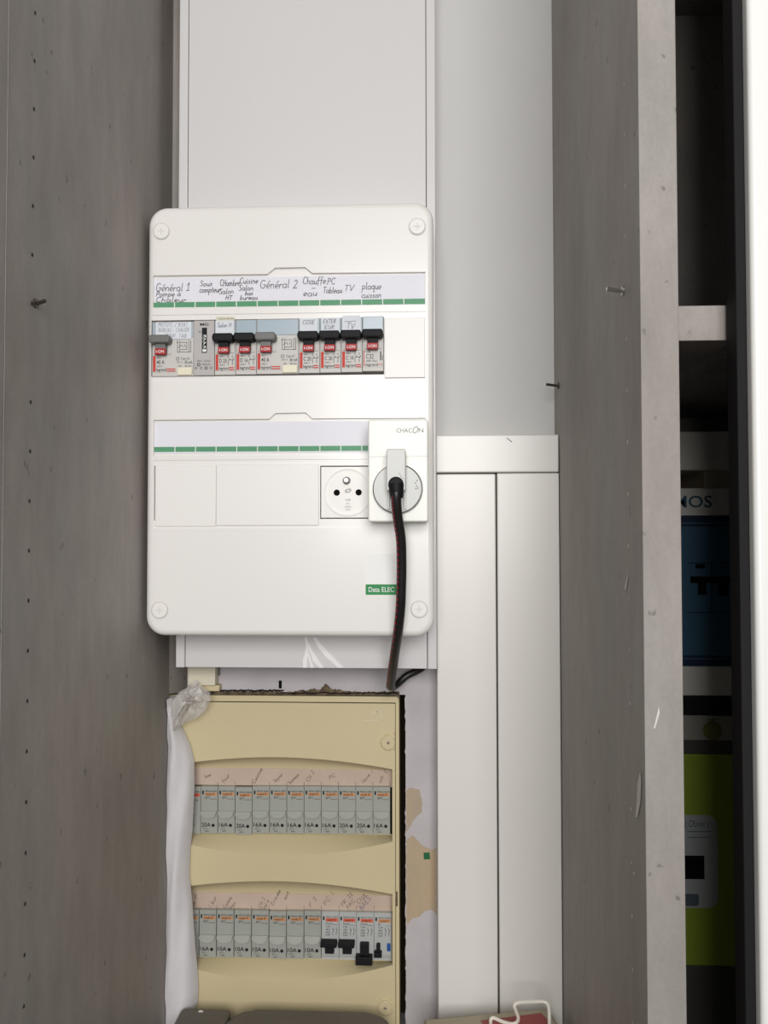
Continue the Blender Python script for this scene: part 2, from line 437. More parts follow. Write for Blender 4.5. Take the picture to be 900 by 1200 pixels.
patch([(476.5,984),(484,979),(488,984),(496,992),(505,996),(511.5,994),(511.5,1072),(506,1066),(499,1067),(492,1074),(484,1076),(478,1082),(476.5,1076)], 'bare_patch', 'bare_board', -.0014)
patch([(496.3,999.5),(503.3,999.2),(504.2,1006.8),(496.8,1007.2)], 'green_mark', 'green_dot', -.002)
# torn, dirty plaster edge along the top of the opening
tb = bmesh.new(); N = 150; top, bot = [], []
for i in range(N+1):
    u = 238 + (468-238)*i/N
    vv = 812.2 if u < 330 else 812.8
    lump = 10*math.exp(-((u-382)/6)**2) + 4*math.exp(-((u-366)/7)**2) + 2.5*math.exp(-((u-352)/5)**2) + 3*math.exp(-((u-396)/8)**2)
    a = at(u, vv-1.2-lump*random.uniform(.75, 1.05)-random.uniform(0, 1.6), -.003); b = at(u, vv+1.6, -.003)
    top.append(tb.verts.new((a.x, -.0012-random.uniform(0, .0012)-lump*.0002, a.z))); bot.append(tb.verts.new((b.x, -.003-random.uniform(0, .001), b.z)))
for i in range(N): tb.faces.new((bot[i], bot[i+1], top[i+1], top[i]))
mk('torn_edge', tb, 'dirt', wall, smooth=0, kind='stuff', label='dirty torn plaster edge')
cb = bmesh.new(); P1, P2 = [], []
for i in range(91):
    u = 242+(332-242)*i/90 if i < 91 else 0
    P1.append((at(u, 809.2+random.uniform(-.7, .7), -.004).x, at(u, 809.2+random.uniform(-.8, .6), -.004).z))
line(cb, P1, .0012, -.0042)
P2 = [(at(u, 812+random.uniform(-.8, .5), -.004).x, at(u, 812.2+random.uniform(-.8, .5), -.004).z) for u in range(330, 466, 3)]
line(cb, P2, .0009, -.0044)
mk('crack', cb, 'dark_hole', wall)
x0, x1, z0, z1 = rect(326.8, 797.5, 330.2, 806.5, -.001)
mk('slot', bx(x0, x1, -.0018, .002, z0, z1), 'dark_hole', wall)

# white trim boards boxing in the wall beside the duct
YT = -.03
def trim(name, u0, v0, u1, v1, y, zbot=None):
    x0, x1, z0, z1 = rect(u0, v0, u1, v1, y)
    return mk(name, bx(x0, min(x1, XR-.0004), y, -.0002, zbot if zbot else z0, z1, bev=.0012), 'trim_white', kind='structure')
trim('trim_1', 511, 509.5, 654.8, 553.5, YT-.0005)
trim('trim_2', 512.5, 555.3, 582.3, 1200, YT, ZB)
trim('trim_3', 584.0, 554.2, 657.5, 1200, YT, ZB)
bb = bmesh.new(); y = YT-.0007
line(bb, [(at(u, v, y).x, at(u, v, y).z) for u, v in ((594, 513), (597, 515.6), (599.8, 518))], .0006, y); mk('pen_mark', bb, 'ink', bpy.data.objects['trim_1'])
# ================================================================== CABINET
cab = thing('cabinet', 'tall grey concrete-look cabinet with open front around the fuse boards', 'cabinet', (-.05, -.17, .0))
YF = -.3335
mk('side_panel', bx(XL-.022, XL, -.3425, -.016, .0, 2.35, bev=.0006), 'laminate', cab)
mk('edge_band', bx(XL-.022, XL+.00025, -.3431, -.3425, .0, 2.35), 'laminate', cab)
mk('front_stile', bx(XL-.022, XL, -.42, -.3435, .0, 2.35), 'laminate', cab)
xf = at(219.5, 795, -.001).x; zf = at(212, 814, -.02).z
mk('back_filler', plan0([(XL-.002, -.0165), (XL-.0002, -.0165), (xf, -.0012), (xf, -.0009), (XL-.002, -.0009)], zf, 2.35), 'laminate', cab)
mk('side_panel', bx(XR, XR+.0218, YF, -.0005, .0, 2.35, bev=.0005), 'laminate', cab)
mk('side_panel', bx(.50, .522, YF, -.0005, .0, 2.35), 'laminate', cab)
mk('bottom_panel', bx(XL, XR, -.333, -.0025, ZB-.022, ZB), 'laminate', cab)
mk('bottom_panel', bx(XR+.0218, .50, -.333, -.0085, ZB-.022, ZB), 'laminate', cab)
mk('back_panel', bx(XR+.0218, .50, -.0075, -.0005, .0, 2.35), 'laminate', cab)
sz0, sz1 = at(824, 399, -.3325).z, at(824, 358, -.3325).z
mk('shelf', bx(XR+.0218, at(862.5, 380, -.3325).x, -.3325, -.008, sz0, sz1, bev=.0005), 'laminate', cab)
zu = at(822, 18, -.0075).z
mk('shelf', bx(XR+.0218, .50, -.30, -.008, zu, zu+.022), 'laminate', cab)
mk('shelf', bx(.19, .50, -.29, -.008, sz0, sz1), 'laminate', cab)
# drilled shelf holes, 32 mm apart
hb = bmesh.new()
def hole(bm, x, sgn, y, z, r=.0011):
    c = [bm.verts.new((x+sgn*.0003, y+r*math.cos(t*math.pi/4), z+r*1.3*math.sin(t*math.pi/4))) for t in range(8)]; bm.faces.new(c)
    return bm
src = None
zl = at(42, 10, -.31).z
zs = [1.8331-.0310*i for i in range(0, 24)]
for i, z in enumerate(zs):
    if src is None:
        src = mk('shelf_hole', hole(bmesh.new(), XL, 1, -.3095, z), 'hole_grey', cab, loc=(XL, -.3095, z))
    elif i != 7: share(src, 'shelf_hole', cab, (XL, -.3095, z))
src2 = None
for i in range(22):
    z = 1.7819-.0319*i
    if src2 is None: src2 = mk('shelf_hole', hole(bmesh.new(), XR, -1, -.3, z, .0011), 'chip_white', cab, loc=(XR, -.3, z), label='pale chipped shelf hole')
    elif i not in (4, 13): share(src2, 'shelf_hole', cab, (XR, -.3, z))
for (u, v, L, m) in ((41, 355.5, .0075, 'dull_nail'), (731, 341, .011, 'steel'), (655, 452, .012, 'dull_nail')):
    # metal shelf pins sticking out of the side panels
    x = XL if u < 100 else XR; sg = 1 if u < 100 else -1
    d = rgt*((u-450)/FOC)+upv*((600-v)/FOC)+fwd; p = CAM+d*((x-CAM.x)/d.x)
    tb = tube(bmesh.new(), [p+Vector((-sg*.004, 0, 0)), p+Vector((sg*.002, 0, 0)), p+Vector((sg*L, -.002, .001))], .0013, 8)
    tube(tb, [p+Vector((-sg*.001, 0, 0)), p+Vector((sg*.0012, 0, 0))], .003, 10)
    mk('shelf_pin', tb, m, cab)
def scuff(pix, m='chip_white'):
    q = []
    for u, v in pix:
        d = rgt*((u-450)/FOC)+upv*((600-v)/FOC)+fwd; p = CAM+d*((XR-.0004-CAM.x)/d.x); q.append(p)
    bm = bmesh.new(); bm.faces.new([bm.verts.new(p) for p in q]); mk('scuff', bm, m, cab, label='white scuff mark')
scuff([(747,918),(750,904),(751.5,915),(750.5,940),(747,958),(744.5,957),(746,940)])
scuff([(732,687),(735,676),(736.5,673),(735,684),(733,693)])
scuff([(741.5,1024),(743,1021),(743.5,1025)])
bm = bmesh.new(); bm.faces.new([bm.verts.new(at(u, v, YF-.0004)) for u, v in ((766,853),(769,841),(772,828),(773,835),(770,846),(767.5,854))]); mk('scuff', bm, 'chip_white', cab, label='white scuff mark')
# small steel shelf support under the shelf
p = at(797, 412, -.20)
mk('shelf_pin', tube(bmesh.new(), [Vector((XR+.0215, p.y, p.z)), Vector((p.x+.016, p.y, p.z))], .0022, 8), 'steel', cab)

# half-closed white sliding door in front of the next bay, black sealing strip on its edge
dr = thing('sliding_door', 'glossy white cabinet door with a rounded edge and black sealing strip', 'door', (.33, -.36, .0))
xd0, xd1 = at(866.0, 600, -.352).x, at(878.5, 600, -.352).x
mk('sealing_strip', bx(xd0, xd1, -.352, -.336, .0, 2.35, bev=.0008), 'black_strip', dr, label='black sealing strip')
out = [(xd1, -.352), (xd1, -.3565)]
for i in range(9):
    t = math.radians(180+90*i/8); out.append((xd1+.003+.003*math.cos(t), -.3565+.003*math.sin(t)))
out += [(.50, -.3595), (.50, -.336), (xd1, -.336)]
bm = bmesh.new(); lo = [bm.verts.new((x, y, 0.0)) for x, y in out]; hi = [bm.verts.new((x, y, 2.35)) for x, y in out]
bm.faces.new(lo[::-1]); bm.faces.new(hi)
for i in range(len(out)): bm.faces.new((lo[i], lo[(i+1) % len(out)], hi[(i+1) % len(out)], hi[i]))
mk('door_leaf', bm, 'door_white', dr, smooth=30)

# ================================================================== CABLE DUCT
YD = -.05
x0, x1, z0, z1 = rect(206, 500, 510.8, 783, YD)
x0 = at(205.8, 760, YD).x; x1 = at(511, 400, YD).x; z0 = at(350, 783.3, YD).z
duct = thing('cable_duct', 'white plastic cable duct running up the wall behind the new distribution board', 'cable duct', ((x0+x1)/2, -.025, z0))
mk('rail', bx(x0, x0+.0085, YD, -.0012, z0, 2.58, bev=.001), 'white_duct', duct)
mk('rail', bx(x1-.0085, x1, YD, -.0012, z0, 2.58, bev=.001), 'white_duct', duct)
mk('cover', bx(x0+.0089, x1-.0089, YD+.0008, YD+.003, z0+.0003, 2.58, bev=.0006), 'white_duct', duct)
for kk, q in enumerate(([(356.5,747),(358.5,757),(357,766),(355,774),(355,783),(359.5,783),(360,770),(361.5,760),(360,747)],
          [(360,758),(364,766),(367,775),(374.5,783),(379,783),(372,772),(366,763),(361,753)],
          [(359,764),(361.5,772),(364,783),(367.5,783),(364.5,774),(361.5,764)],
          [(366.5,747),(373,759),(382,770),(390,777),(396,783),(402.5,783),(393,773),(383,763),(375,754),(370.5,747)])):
    mk('painted_glint', prism(bmesh.new(), [(at(u, min(v, 782.6), YD).x, at(u, min(v, 782.6), YD).z) for u, v in q], YD+.0003-.0001*kk, YD+.0012), 'glint_white', duct, label='white painted reflection')  # light reflected in the glossy duct, drawn as thin white strips

# ================================================================== NEW DISTRIBUTION BOARD
YB = -.1
bx0, bx1 = -.2436, .0064; bz0, bz1 = 1.4154, 1.7904
NB = thing('distribution_board', 'white rounded wall distribution board with two rows of modules and handwritten labels', 'fuse box', ((bx0+bx1)/2, -.075, bz0))
cover = mk('cover', slab(bx0, bx1, bz0, bz1, .0165, YB, YD-.0002, .005), 'white_cover', NB)
def cbox(u0, v0, u1, v1, depth, y=YB):
    a, b, c, d = rect(u0, v0, u1, v1, y); return bx(a, b, y-.01, y+depth, c, d)
def pxs(q, y): return [(at(u, v, y).x, at(u, v, y).z) for u, v in q]
lab1 = prism(bmesh.new(), pxs([(179.5,360.5),(498.5,357.5),(498.5,318.5),(366,319.8),(357.5,312.8),(322.5,313.6),(313,321),(179.5,322.8)], YB), YB-.01, YB+.0032)
lab2 = prism(bmesh.new(), pxs([(180,534),(498.5,533),(498.5,489.5),(366,490.3),(358,483.3),(323,484),(315,490.8),(180,492)], YB), YB-.01, YB+.0032)
cut(cover, lab1, lab2, cbox(178.5, 367, 499, 445, .0008), cbox(180, 538.5, 499.5, 618.5, .0008),
    cbox(177.3, 373.5, 450, 440, .03), cbox(375, 545.5, 433, 608, .02), cbox(180.4, 546, 181.5, 610, .008))
# cover screws
scr = None
for (u, v, r) in ((189, 271, .0068), (489, 265.5, .0068), (187, 715, .0068), (491.3, 714, .0068)):
    p = at(u, v, YB-.0006)
    if scr is None:
        b = bmesh.new(); prism(b, circ(0, 0, r), -.0009, .004, bev=.0006, seg=2)
        scr = mk('screw', b, 'white_plate', NB, loc=p, local=True)
        c = bmesh.new(); box(c, -.0028, .0028, -.0011, -.0006, -.0005, .0005); box(c, -.0005, .0005, -.0011, -.0006, -.0028, .0028)
        cs = mk('cross_slot', c, 'meter_light', scr, loc=p, local=True); sr0 = scr
        g = bmesh.new(); ring(g, circ(0, 0, r*1.10), circ(0, 0, r*1.0), -.0002, .003); rg = mk('rim', g, 'module_grey', scr, loc=p, local=True)
    else:
        s2 = share(sr0, 'screw', NB, p); share(cs, 'cross_slot', s2, p); share(rg, 'rim', s2, p)

def labelstrip(u0, u1, vt, vb, vg0, vg1, lab):
    y = YB+.0026
    a, b, c, d = rect(u0, vt, u1, vb, y)
    st = mk('label_strip', bx(a, b, y, y+.0005, c, d), 'paper', NB, label=lab)
    x0, x1, z0, z1 = rect(u0, vg0, u1, vg1, y-.0001)
    g = bmesh.new(); flat(g, x0, x1, z0, z1, y-.0001); mk('green_band', g, 'green', st)
    t = bmesh.new()
    for k in range(1, 13):
        xx = x0+(x1-x0)*k/13; flat(t, xx-.0004, xx+.0004, z0, z1, y-.0002)
    mk('tick', t, 'white_ink', st)
    return st
def window(u0, v0, u1, v1):
    a, b, c, d = rect(u0, v0, u1, v1, YB+.0008)
    mk('label_cover', bx(a, b, YB+.0006, YB+.0012, c, d), 'clear_plastic', NB, label='clear label cover')
s1 = labelstrip(180.5, 498, 324, 358.5, 352.2, 358.4, 'label strip with handwritten circuit names')
s2 = labelstrip(181, 498, 494, 530.5, 522.8, 528.8, 'blank label strip')
window(180.2, 323, 498.2, 360); window(180.6, 492.3, 498.2, 533.4)
YW = YB+.0023
def note(words_, parent, y=YW, m='ink', w=.0005, name='handwriting'):
    b = bmesh.new()
    for s, u0, u1, v, h in words_:
        p, q = at(u0, v, y), at(u1, v, y); hand(b, s, p.x, q.x, p.z, h/1.37/1000, y, w, ang=math.atan2((q.z-p.z), (q.x-p.x))+.015)
    mk(name, b, m, parent)
note([('Général 1', 182, 222, 341.5, 9.5)], s1); note([('Pompe à', 182.5, 212, 347.5, 6), ('Chaleur', 182, 218.5, 354.3, 6)], s1)
note([('Sous', 234, 249, 335.3, 6.5), ('compteur', 233.5, 258.5, 342.8, 7)], s1)
note([('CHambre', 257.5, 281, 335.2, 7.5), ('Salon', 256.5, 274, 344.5, 6.5), ('HT', 264, 272, 351.2, 5)], s1)
note([('Cuisine', 280.5, 302.5, 332.5, 7), ('Salon', 279.5, 297, 340.5, 6.5), ('bas', 287, 296.5, 345.8, 5), ('bureau', 281, 302, 351.2, 5.5)], s1)
note([('Général 2', 304, 349, 338, 10)], s1)
note([('Chauffe', 354.5, 382, 333, 8.5), ('-', 364, 370, 340, 6), ('eau', 355, 372, 347, 7.5)], s1)
note([('PC', 383, 393, 333.3, 7.5), ('Tableau', 378.5, 401, 343.5, 7)], s1)
note([('TV', 403, 415, 341, 7)], s1)
note([('plaque', 424, 447, 339, 8.5), ('cuisson', 423.5, 447, 349, 7)], s1)

# --- modules of the upper row; local mm frame: x 0..width, z 0..45, out towards the viewer
YM = YB-.0012
def mod_origin(u, ztop_v=376.0, y=YM): return None
mx0 = at(178.2, 408, YM).x; mpitch = (at(449.6, 405, YM).x-mx0)/11.0
mz0 = (at(315, 438.5, YM).z); MH = (at(315, 374.2, YM).z-mz0)/45.0     # metres per module-mm vertically
MW = mpitch/18.0
def L(bm, x0, x1, o0, o1, z0, z1, bev=0):   # box in module millimetres; o = out
    return box(bm, x0*MW, x1*MW, -o1/1000, -o0/1000, z0*MH, z1*MH, bev/1000)
def Lf(bm, x0, x1, z0, z1, o): return flat(bm, x0*MW, x1*MW, z0*MH, z1*MH, -o/1000)
def Lt(bm, s, x0, x1, z, h, o, bold=False, ang=0): return text(bm, s, x0*MW, x1*MW, z*MH, h*MH, -o/1000, bold, ang=ang)
def Lh(bm, s, x0, x1, z, h, o, w=.36, ang=0): return hand(bm, s, x0*MW, x1*MW, z*MH, h*MH, -o/1000, w/1000, ang=ang)
def Ll(bm, pts, w, o): return line(bm, [(x*MW, z*MH) for x, z in pts], w/1000, -o/1000)
def lever_mesh():
    b = bmesh.new(); P = []
    for (cx, a0) in ((15.6, -70), (2.4, 110)):
        for i in range(7):
            t = math.radians(a0+140*i/6); P.append(((cx+2.3*math.cos(t))*MW, (29.1+3.5*math.sin(t))*MH))
    prism(b, P, -.011, -.001, bev=.0012, seg=2)
    L(b, 4.7, 13.3, 0, 6.5, 17.5, 28, .5)
    return b
def flag_mesh(): return L(bmesh.new(), 4.4, 13.4, 3, 6.9, 17.0, 21.8, .2)
cache = {}
def sub(key, build, name, m, parent, loc, **kw):
    if key in cache: return share(cache[key], name, parent, loc, **kw)
    cache[key] = mk(name, build(), m, parent, loc=loc, local=True, **kw); return cache[key]
def body_mesh(w):
    b = bmesh.new()
    L(b, .15, w-.15, -25, 0, .2, 45, .4)
    L(b, 1.2, 4.3, 0, .9, 18, 30, .3); L(b, 13.7, 16.8, 0, .9, 18, 30, .3)
    L(b, .4, w-.4, 0, .5, 3.6, 17.6, .2)
    return b
def schematic(b, x, z, k=1.0):
    for q in ([(0,0),(0,3)], [(0,3.6),(1.6,6)], [(0,6.6),(0,8.5)], [(4,0),(4,3)], [(4,3.6),(5.6,6)], [(4,6.6),(4,8.5)], [(1,4.6),(5,4.6)]):
        Ll(b, [(x+p*k, z+r*k) for p, r in q], .45, .62)
def breaker(i, rating, lab, wid=1, lever='black_plastic', kind='std', dz=0):
    w = 18*wid
    loc = Vector((mx0+i*mpitch, YM, mz0+dz*.001 + (i-5)*.00022))
    o = sub(('body', wid), lambda: body_mesh(w), 'circuit_breaker', 'module_grey', NB, loc, label=lab)
    sub(('win', wid), lambda: L(bmesh.new(), .5, w-.5, 0, .7, 32, 44.6, .3), 'label_window', 'module_window', o, loc)
    sub(('lever', lever), lever_mesh, 'lever', lever, o, loc)
    f = sub('flag', flag_mesh, 'position_flag', 'red_flag', o, loc)
    sub('on', lambda: Lt(bmesh.new(), 'I-ON', 5.6, 12.4, 18.2, 2.3, 7.0, True), 'lever_lettering', 'white_ink', o, loc)
    pr, rd = bmesh.new(), bmesh.new()
    if kind == 'c32':
        Ll(rd, [(2.2, 4.6), (1.4, 5.4), (1.4, 16.4), (2.2, 16.8)], .7, .62); Ll(rd, [(13.5, 5.5), (17, 5.5)], .6, .62)
        Lt(pr, 'DNX', 3.4, 7, 15, 1.6, .62); Lt(pr, 'C32', 3.2, 9.6, 10.2, 3.8, .62); Lt(pr, '6000 10kA', 3.2, 12.5, 7.6, 1.6, .62)
        Lt(pr, 'legrand', 3, 13, 4.4, 2.2, .62, True); Ll(pr, [(15.5, 9), (15.5, 16)], .9, .62); Ll(pr, [(17, 9), (17, 13)], .5, .62)
    else:
        Lf(rd, 1.0, 3.4, 4.0, 17, .6); Lf(rd, w-5.2 if wid == 1 else 13, w-1 if wid == 1 else 20.5, 5.6, 6.5, .6); Lf(rd, w-5.2 if wid == 1 else 13, w-1 if wid == 1 else 20.5, 4.0, 4.9, .6)
        Lt(pr, 'legrand', 4.0, 12.6, 4.4, 2.5, .63, True)
        Lt(pr, rating, 4.2, 10.6 if wid == 1 else 11, 10.2, 3.1, .63, True)
        Lt(pr, '400V~', 4.2, 8.5, 14.6, 1.4, .63); Lt(pr, '4500 3', 4.2, 9.2, 7.6, 1.5, .63)
        if wid == 1: schematic(pr, 11.8, 8.2, .9)
        else:
            Lt(pr, 'Type AC', 25, 33, 13.6, 2.0, .63); Lt(pr, '30 mA', 28.5, 35, 10.2, 2.6, .63, True)
            Ll(pr, arc(22.4, 14.4, 1.3, 1.3, 0, 360), .4, .63); Lt(pr, '0.03 A', 21.5, 27, 11, 1.2, .63); Lt(pr, '10kV', 23, 26, 7.6, 1.6, .63); Lt(pr, '400V 6kA', 28.5, 34.5, 7.6, 1.5, .63)
            for q in ([(22,20),(22,29.5)], [(24,20),(24,29.5)], [(22,20),(33.5,20)], [(33.5,20),(33.5,29.5)], [(24.5,22),(30,22),(30,28),(24.5,28)], [(31.8,20),(31.8,29.5)], [(25.5,26),(27,24)], [(28,26),(29,24)], [(21,28),(23,28)], [(22.8,24),(25,25.5)]):
                Ll(pr, q, .4, .05)
    mk('printing', pr, 'black_print', o, loc=loc, local=True, smooth=0); mk('red_marking', rd, 'red_print', o, loc=loc, local=True, smooth=0)
    if wid == 2: sub('btn', lambda: L(bmesh.new(), 22.6, 35, 0, 2.2, .8, 7, .4), 'test_button', 'cream_button', o, loc)
    return o, loc
def tape(o, loc, x0, x1, z0, z1, words_, m='tape_white', w=.34, out=.9, name='tape_label'):
    mk(name, L(bmesh.new(), x0, x1, out-.3, out, z0, z1), m, o, loc=loc, local=True)
    if words_:
        b = bmesh.new()
        for s, a, c, z, h in words_: Lh(b, s, a, c, z, h, out+.06, w)
        mk('handwriting', b, 'ink', o, loc=loc, local=True, smooth=0)
o, l = breaker(0, '40 A', 'double-width differential switch with grey lever under a white handwritten tape', 2, 'grey_plastic')
tape(o, l, 3.4, 34, 30.6, 44.8, [('MOTOTC / BOAT', 5.5, 31, 40.9, 3.4), ('BUREAU - CHAUDR', 5.5, 32.5, 36.4, 3.4), ('CHAUFF . 7 AUX', 12, 30, 31.6, 3.3)], w=.2)
# kWh meter
loc = Vector((mx0+2*mpitch, YM, mz0-.0006))
me_ = mk('energy_meter', L(bmesh.new(), .1, 17.9, -25, .8, 0, 45.2, .5), 'meter_grey', NB, loc=loc, local=True, label='grey single-module energy meter')
b = bmesh.new(); Lf(b, 7.2, 11.6, 18.5, 39.2, .85); mk('counter_window', b, 'black_plastic', me_, loc=loc, local=True)
b = bmesh.new()
for k, ch in enumerate('12773'): Lt(b, ch, 7.9, 11.0, 19.4+k*2.95, 2.1, .9, True)
mk('counter_digits', b, 'white_ink', me_, loc=loc, local=True, smooth=0)
b = bmesh.new(); Lt(b, 'MEI', 5.6, 12.8, 40.8, 2.2, .86, True); Lt(b, 'kWh', 4.4, 6.4, 35, 1.8, .86, True)
Lt(b, '230V~  5(32)A', 3, 14.6, 11.2, 1.5, .86); Lt(b, '1000imp/kWh', 7.5, 14.8, 8.4, 1.4, .86); Lt(b, 'CE', 14, 16.4, 5.2, 1.9, .86, True)
Ll(b, arc(4.6, 8.9, 1.2, 1.2, 0, 360), .6, .86)
for cx in (2.2, 6.8): Ll(b, arc(cx, 6, .8, .8, 0, 360), .35, .86)
Ll(b, [(10,5.2),(12,5.2),(12,6.9),(10,6.9),(10,5.2)], .5, .86)
mk('printing', b, 'black_print', me_, loc=loc, local=True, smooth=0)
o, l = breaker(3, 'D 25', 'breaker with black lever tagged as upstairs lounge')
tape(o, l, 1, 16.6, 32, 44.9, [('Salon H', 2.5, 14.5, 39.3, 3.6)]); tape(o, l, 1.4, 17, 44.6, 48, [('chambre', 3, 16, 45.6, 1.6)], 'tape_yellow', .2, out=.95)
breaker(4, 'D 16', 'breaker with black lever and bare blue-grey label window')
breaker(5, '40 A', 'double-width differential switch with grey lever and bare label window', 2, 'grey_plastic')
o, l = breaker(7, 'C 20', 'breaker with black lever and tape label on one line'); tape(o, l, 1.2, 16, 33.5, 44.8, [('COSIE', 3.2, 13.8, 39.9, 3.4)])
o, l = breaker(8, 'C 20', 'breaker with black lever tagged for outdoors'); tape(o, l, 1.4, 16, 33.2, 44.8, [('EXTER', 2.6, 14, 40.2, 3.3), ('IEUR', 3.2, 12.5, 35.5, 3.3)])
o, l = breaker(9, 'C 10', 'breaker with black lever tagged for the television'); tape(o, l, 1.4, 16.4, 34, 46.2, [('TV', 4.5, 11.8, 35.4, 4.6)]); b = bmesh.new(); Ll(b, [(3,41.2),(13,41.6)], .3, 1.0); mk('handwriting', b, 'ink', o, loc=l, local=True)
o, l = breaker(10, 'C 32', 'breaker with black lever and thin red bracket at the row end', kind='c32', dz=.4)
# blanking plates
def plate(u0, v0, u1, v1, out, lab=None, y=YB):
    a, b, c, d = rect(u0, v0, u1, v1, y-out)
    return mk('blanking_plate', bx(a, b, y-out, y+.0008, c, d, bev=.0005), 'white_plate', NB, label=lab)
plate(450.6, 372.3, 498, 442.5, .0012)
plate(182, 545, 253, 617, .0003); plate(253.4, 544, 373.5, 615.8, .0006)
# socket in the lower row
ys = YB+.0012
a, b_, c, d = rect(376.2, 546.8, 433, 606.8, ys)
so = mk('power_socket', bx(a, b_, ys, ys+.014, c, d, bev=.0004), 'white_plate', NB, label='white two-pin earthed wall socket')
p = at(407.5, 576.5, ys)
g = bmesh.new(); ring(g, circ(p.x, p.z, .0208, 40), circ(p.x, p.z, .0192, 40), ys-.0012, ys+.002); mk('socket_rim', g, 'white_plate', so)
for u, v in ((394.7, 577.3), (420.3, 577.0)):
    q = at(u, v, ys); mk('pin_hole', prism(bmesh.new(), circ(q.x, q.z, .0027, 18), ys-.0004, ys+.001), 'dark_hole', so)
q = at(406.3, 563.2, ys); mk('earth_pin', prism(bmesh.new(), circ(q.x, q.z, .0023, 16), ys-.006, ys, bev=.0006), 'steel', so)
q2 = bmesh.new(); ring(q2, circ(q.x, q.z, .0034, 18), circ(q.x, q.z, .0024, 18), ys-.0006, ys); mk('earth_pin_collar', q2, 'grey_plastic', so)
q = at(408, 575, ys); b = bmesh.new(); line(b, [(q.x+.0023*math.cos(t*math.pi/6), q.z+.0013*math.sin(t*math.pi/6)+.0007*math.cos(t*math.pi/6)) for t in range(13)], .0006, ys-.0003)
for s, v, w in (('16A', 587, 6), ('250V~', 591, 5), ('CORDON 2', 594.5, 9), ('NF', 598, 5)):
    q = at(408, v, ys); k = w/2/1370; text(b, s, q.x-k, q.x+k, q.z, .0019 if s == '16A' else .0012, ys-.0003)
mk('printing', b, 'grey_print', so, smooth=0)
# sticker: blank white square above a green band (the code square is left out)
a, b_, c, d = rect(428.5, 648.8, 466, 697, YB-.0003)
stk = mk('sticker', bx(a, b_, YB-.0003, YB+.0002, c, d), 'sticker_white', NB, label='white sticker with a green lettered band')
a, b_, c, d = rect(428.5, 684.8, 466, 697, YB-.0004); g = bmesh.new(); flat(g, a, b_, c, d, YB-.0004); mk('green_band', g, 'green_sticker', stk)
p, q = at(432, 693.6, YB-.0005), at(462, 693.4, YB-.0005); g = bmesh.new(); text(g, 'Data ELEC', p.x, q.x, p.z, .0042, YB-.0005, True); mk('lettering', g, 'white_ink', stk, smooth=0)

# ================================================================== PLUG ADAPTER, PLUG AND CORD
ya = -.130
a, b_, c, d = rect(431.3, 491.3, 501.8, 611.5, ya)
zs_ = at(466, 535, ya).z
AD = thing('plug_adapter', 'white rectangular plug-in adapter covering the end of the lower module row', 'adapter', ((a+b_)/2, -.115, c))
lower = mk('body', slab(a, b_, c, d, .0022, ya, YB-.0021, .0012, 4, 3), 'adapter_white', AD)
mk('seam', bx(a-.00005, b_+.00005, ya-.00006, YB-.003, zs_-.00015, zs_+.00015), 'seam_grey', AD)
pc = at(466.2, 573.2, ya); RS = .0207
cut(lower, prism(bmesh.new(), circ(pc.x, pc.z, RS, 48), ya-.01, ya+.012))
b = bmesh.new(); y = ya-.0003
p, q = at(464.6, 506.8, y), at(482.6, 506.5, y); text(b, 'CHAC', p.x, q.x, p.z, .0034, y)
p, q = at(490.6, 506.6, y), at(496.2, 506.4, y); text(b, 'N', p.x, q.x, p.z, .0034, y)
p = at(486.9, 503.6, y); line(b, [(p.x+.0019*math.cos(t*math.pi/8)+.0008*math.sin(t*math.pi/8), p.z+.0026*math.sin(t*math.pi/8)) for t in range(17)], .0005, y)
mk('lettering', b, 'grey_print', AD, smooth=0)
yp = -.1375
pp = at(465.6, 572.6, yp)
PL = thing('power_plug', 'pale grey flat plug with pull handle and black cord in the adapter', 'plug', (pp.x, -.13, pp.z))
b = bmesh.new(); prism(b, circ(pp.x, pp.z, .0193, 48), yp, ya+.0115, bev=.0012, seg=2); mk('plug_disc', b, 'plug_grey', PL)
yh = -.150
a, b_, c, d = rect(452.8, 525.8, 475.3, 575, yh)
hb_ = bmesh.new(); prism(hb_, rrect(a, b_, c, d, .0016, 3), yh, yp-.0002, bev=.0008, seg=2)
mk('handle', hb_, 'plug_grey', PL)
b = bmesh.new()
for u0, u1 in ((453.8, 456.6), (473.2, 476)):
    q0, q1, q2_, q3 = rect(u0, 577, u1, 597, yp-.0025); box(b, q0, q1, yp-.0025, yp, q2_, q3, .0004)
mk('grip_rib', b, 'plug_grey', PL)
b = bmesh.new(); y = yp-.0002
for (u, v) in ((487, 566), (488.5, 569.5), (490, 572), (487.5, 572.5), (489, 563)):
    p = at(u, v, y); flat(b, p.x-.0006, p.x+.0004, p.z-.0005, p.z+.0005, y)
for (u, v) in ((470, 558), (472, 560.5), (470.5, 563), (472, 564), (468.5, 555)):
    p = at(u, v, yh-.0002); flat(b, p.x-.0005, p.x+.0004, p.z-.0005, p.z+.0004, yh-.0002)
mk('speck', b, 'grey_print', PL, smooth=0, label='dark specks')
p = at(464, 567.5, yh-.002)
b = bmesh.new(); prism(b, circ(p.x, p.z, .0061, 24), yh-.004, yh+.008, bev=.0015, seg=2)
q = at(465, 578, yh); tube(b, [Vector((p.x, yh-.0005, p.z)), Vector((p.x+.0004, yh-.0015, p.z-.006)), Vector((q.x, yh-.001, q.z-.004))], lambda t: .0063-.0012*t, 14)
mk('cord_grip', b, 'black_plastic', PL)
cpix = [(464.3, 568, -.150), (464.3, 578, -.153), (464.6, 592, -.151), (466.6, 610, -.146), (469.8, 632, -.140), (470.6, 660, -.134), (470.3, 685, -.130), (469.3, 712, -.125), (466.5, 740, -.113), (462.6, 766, -.092), (459.6, 788, -.068), (457.6, 804, -.045)]
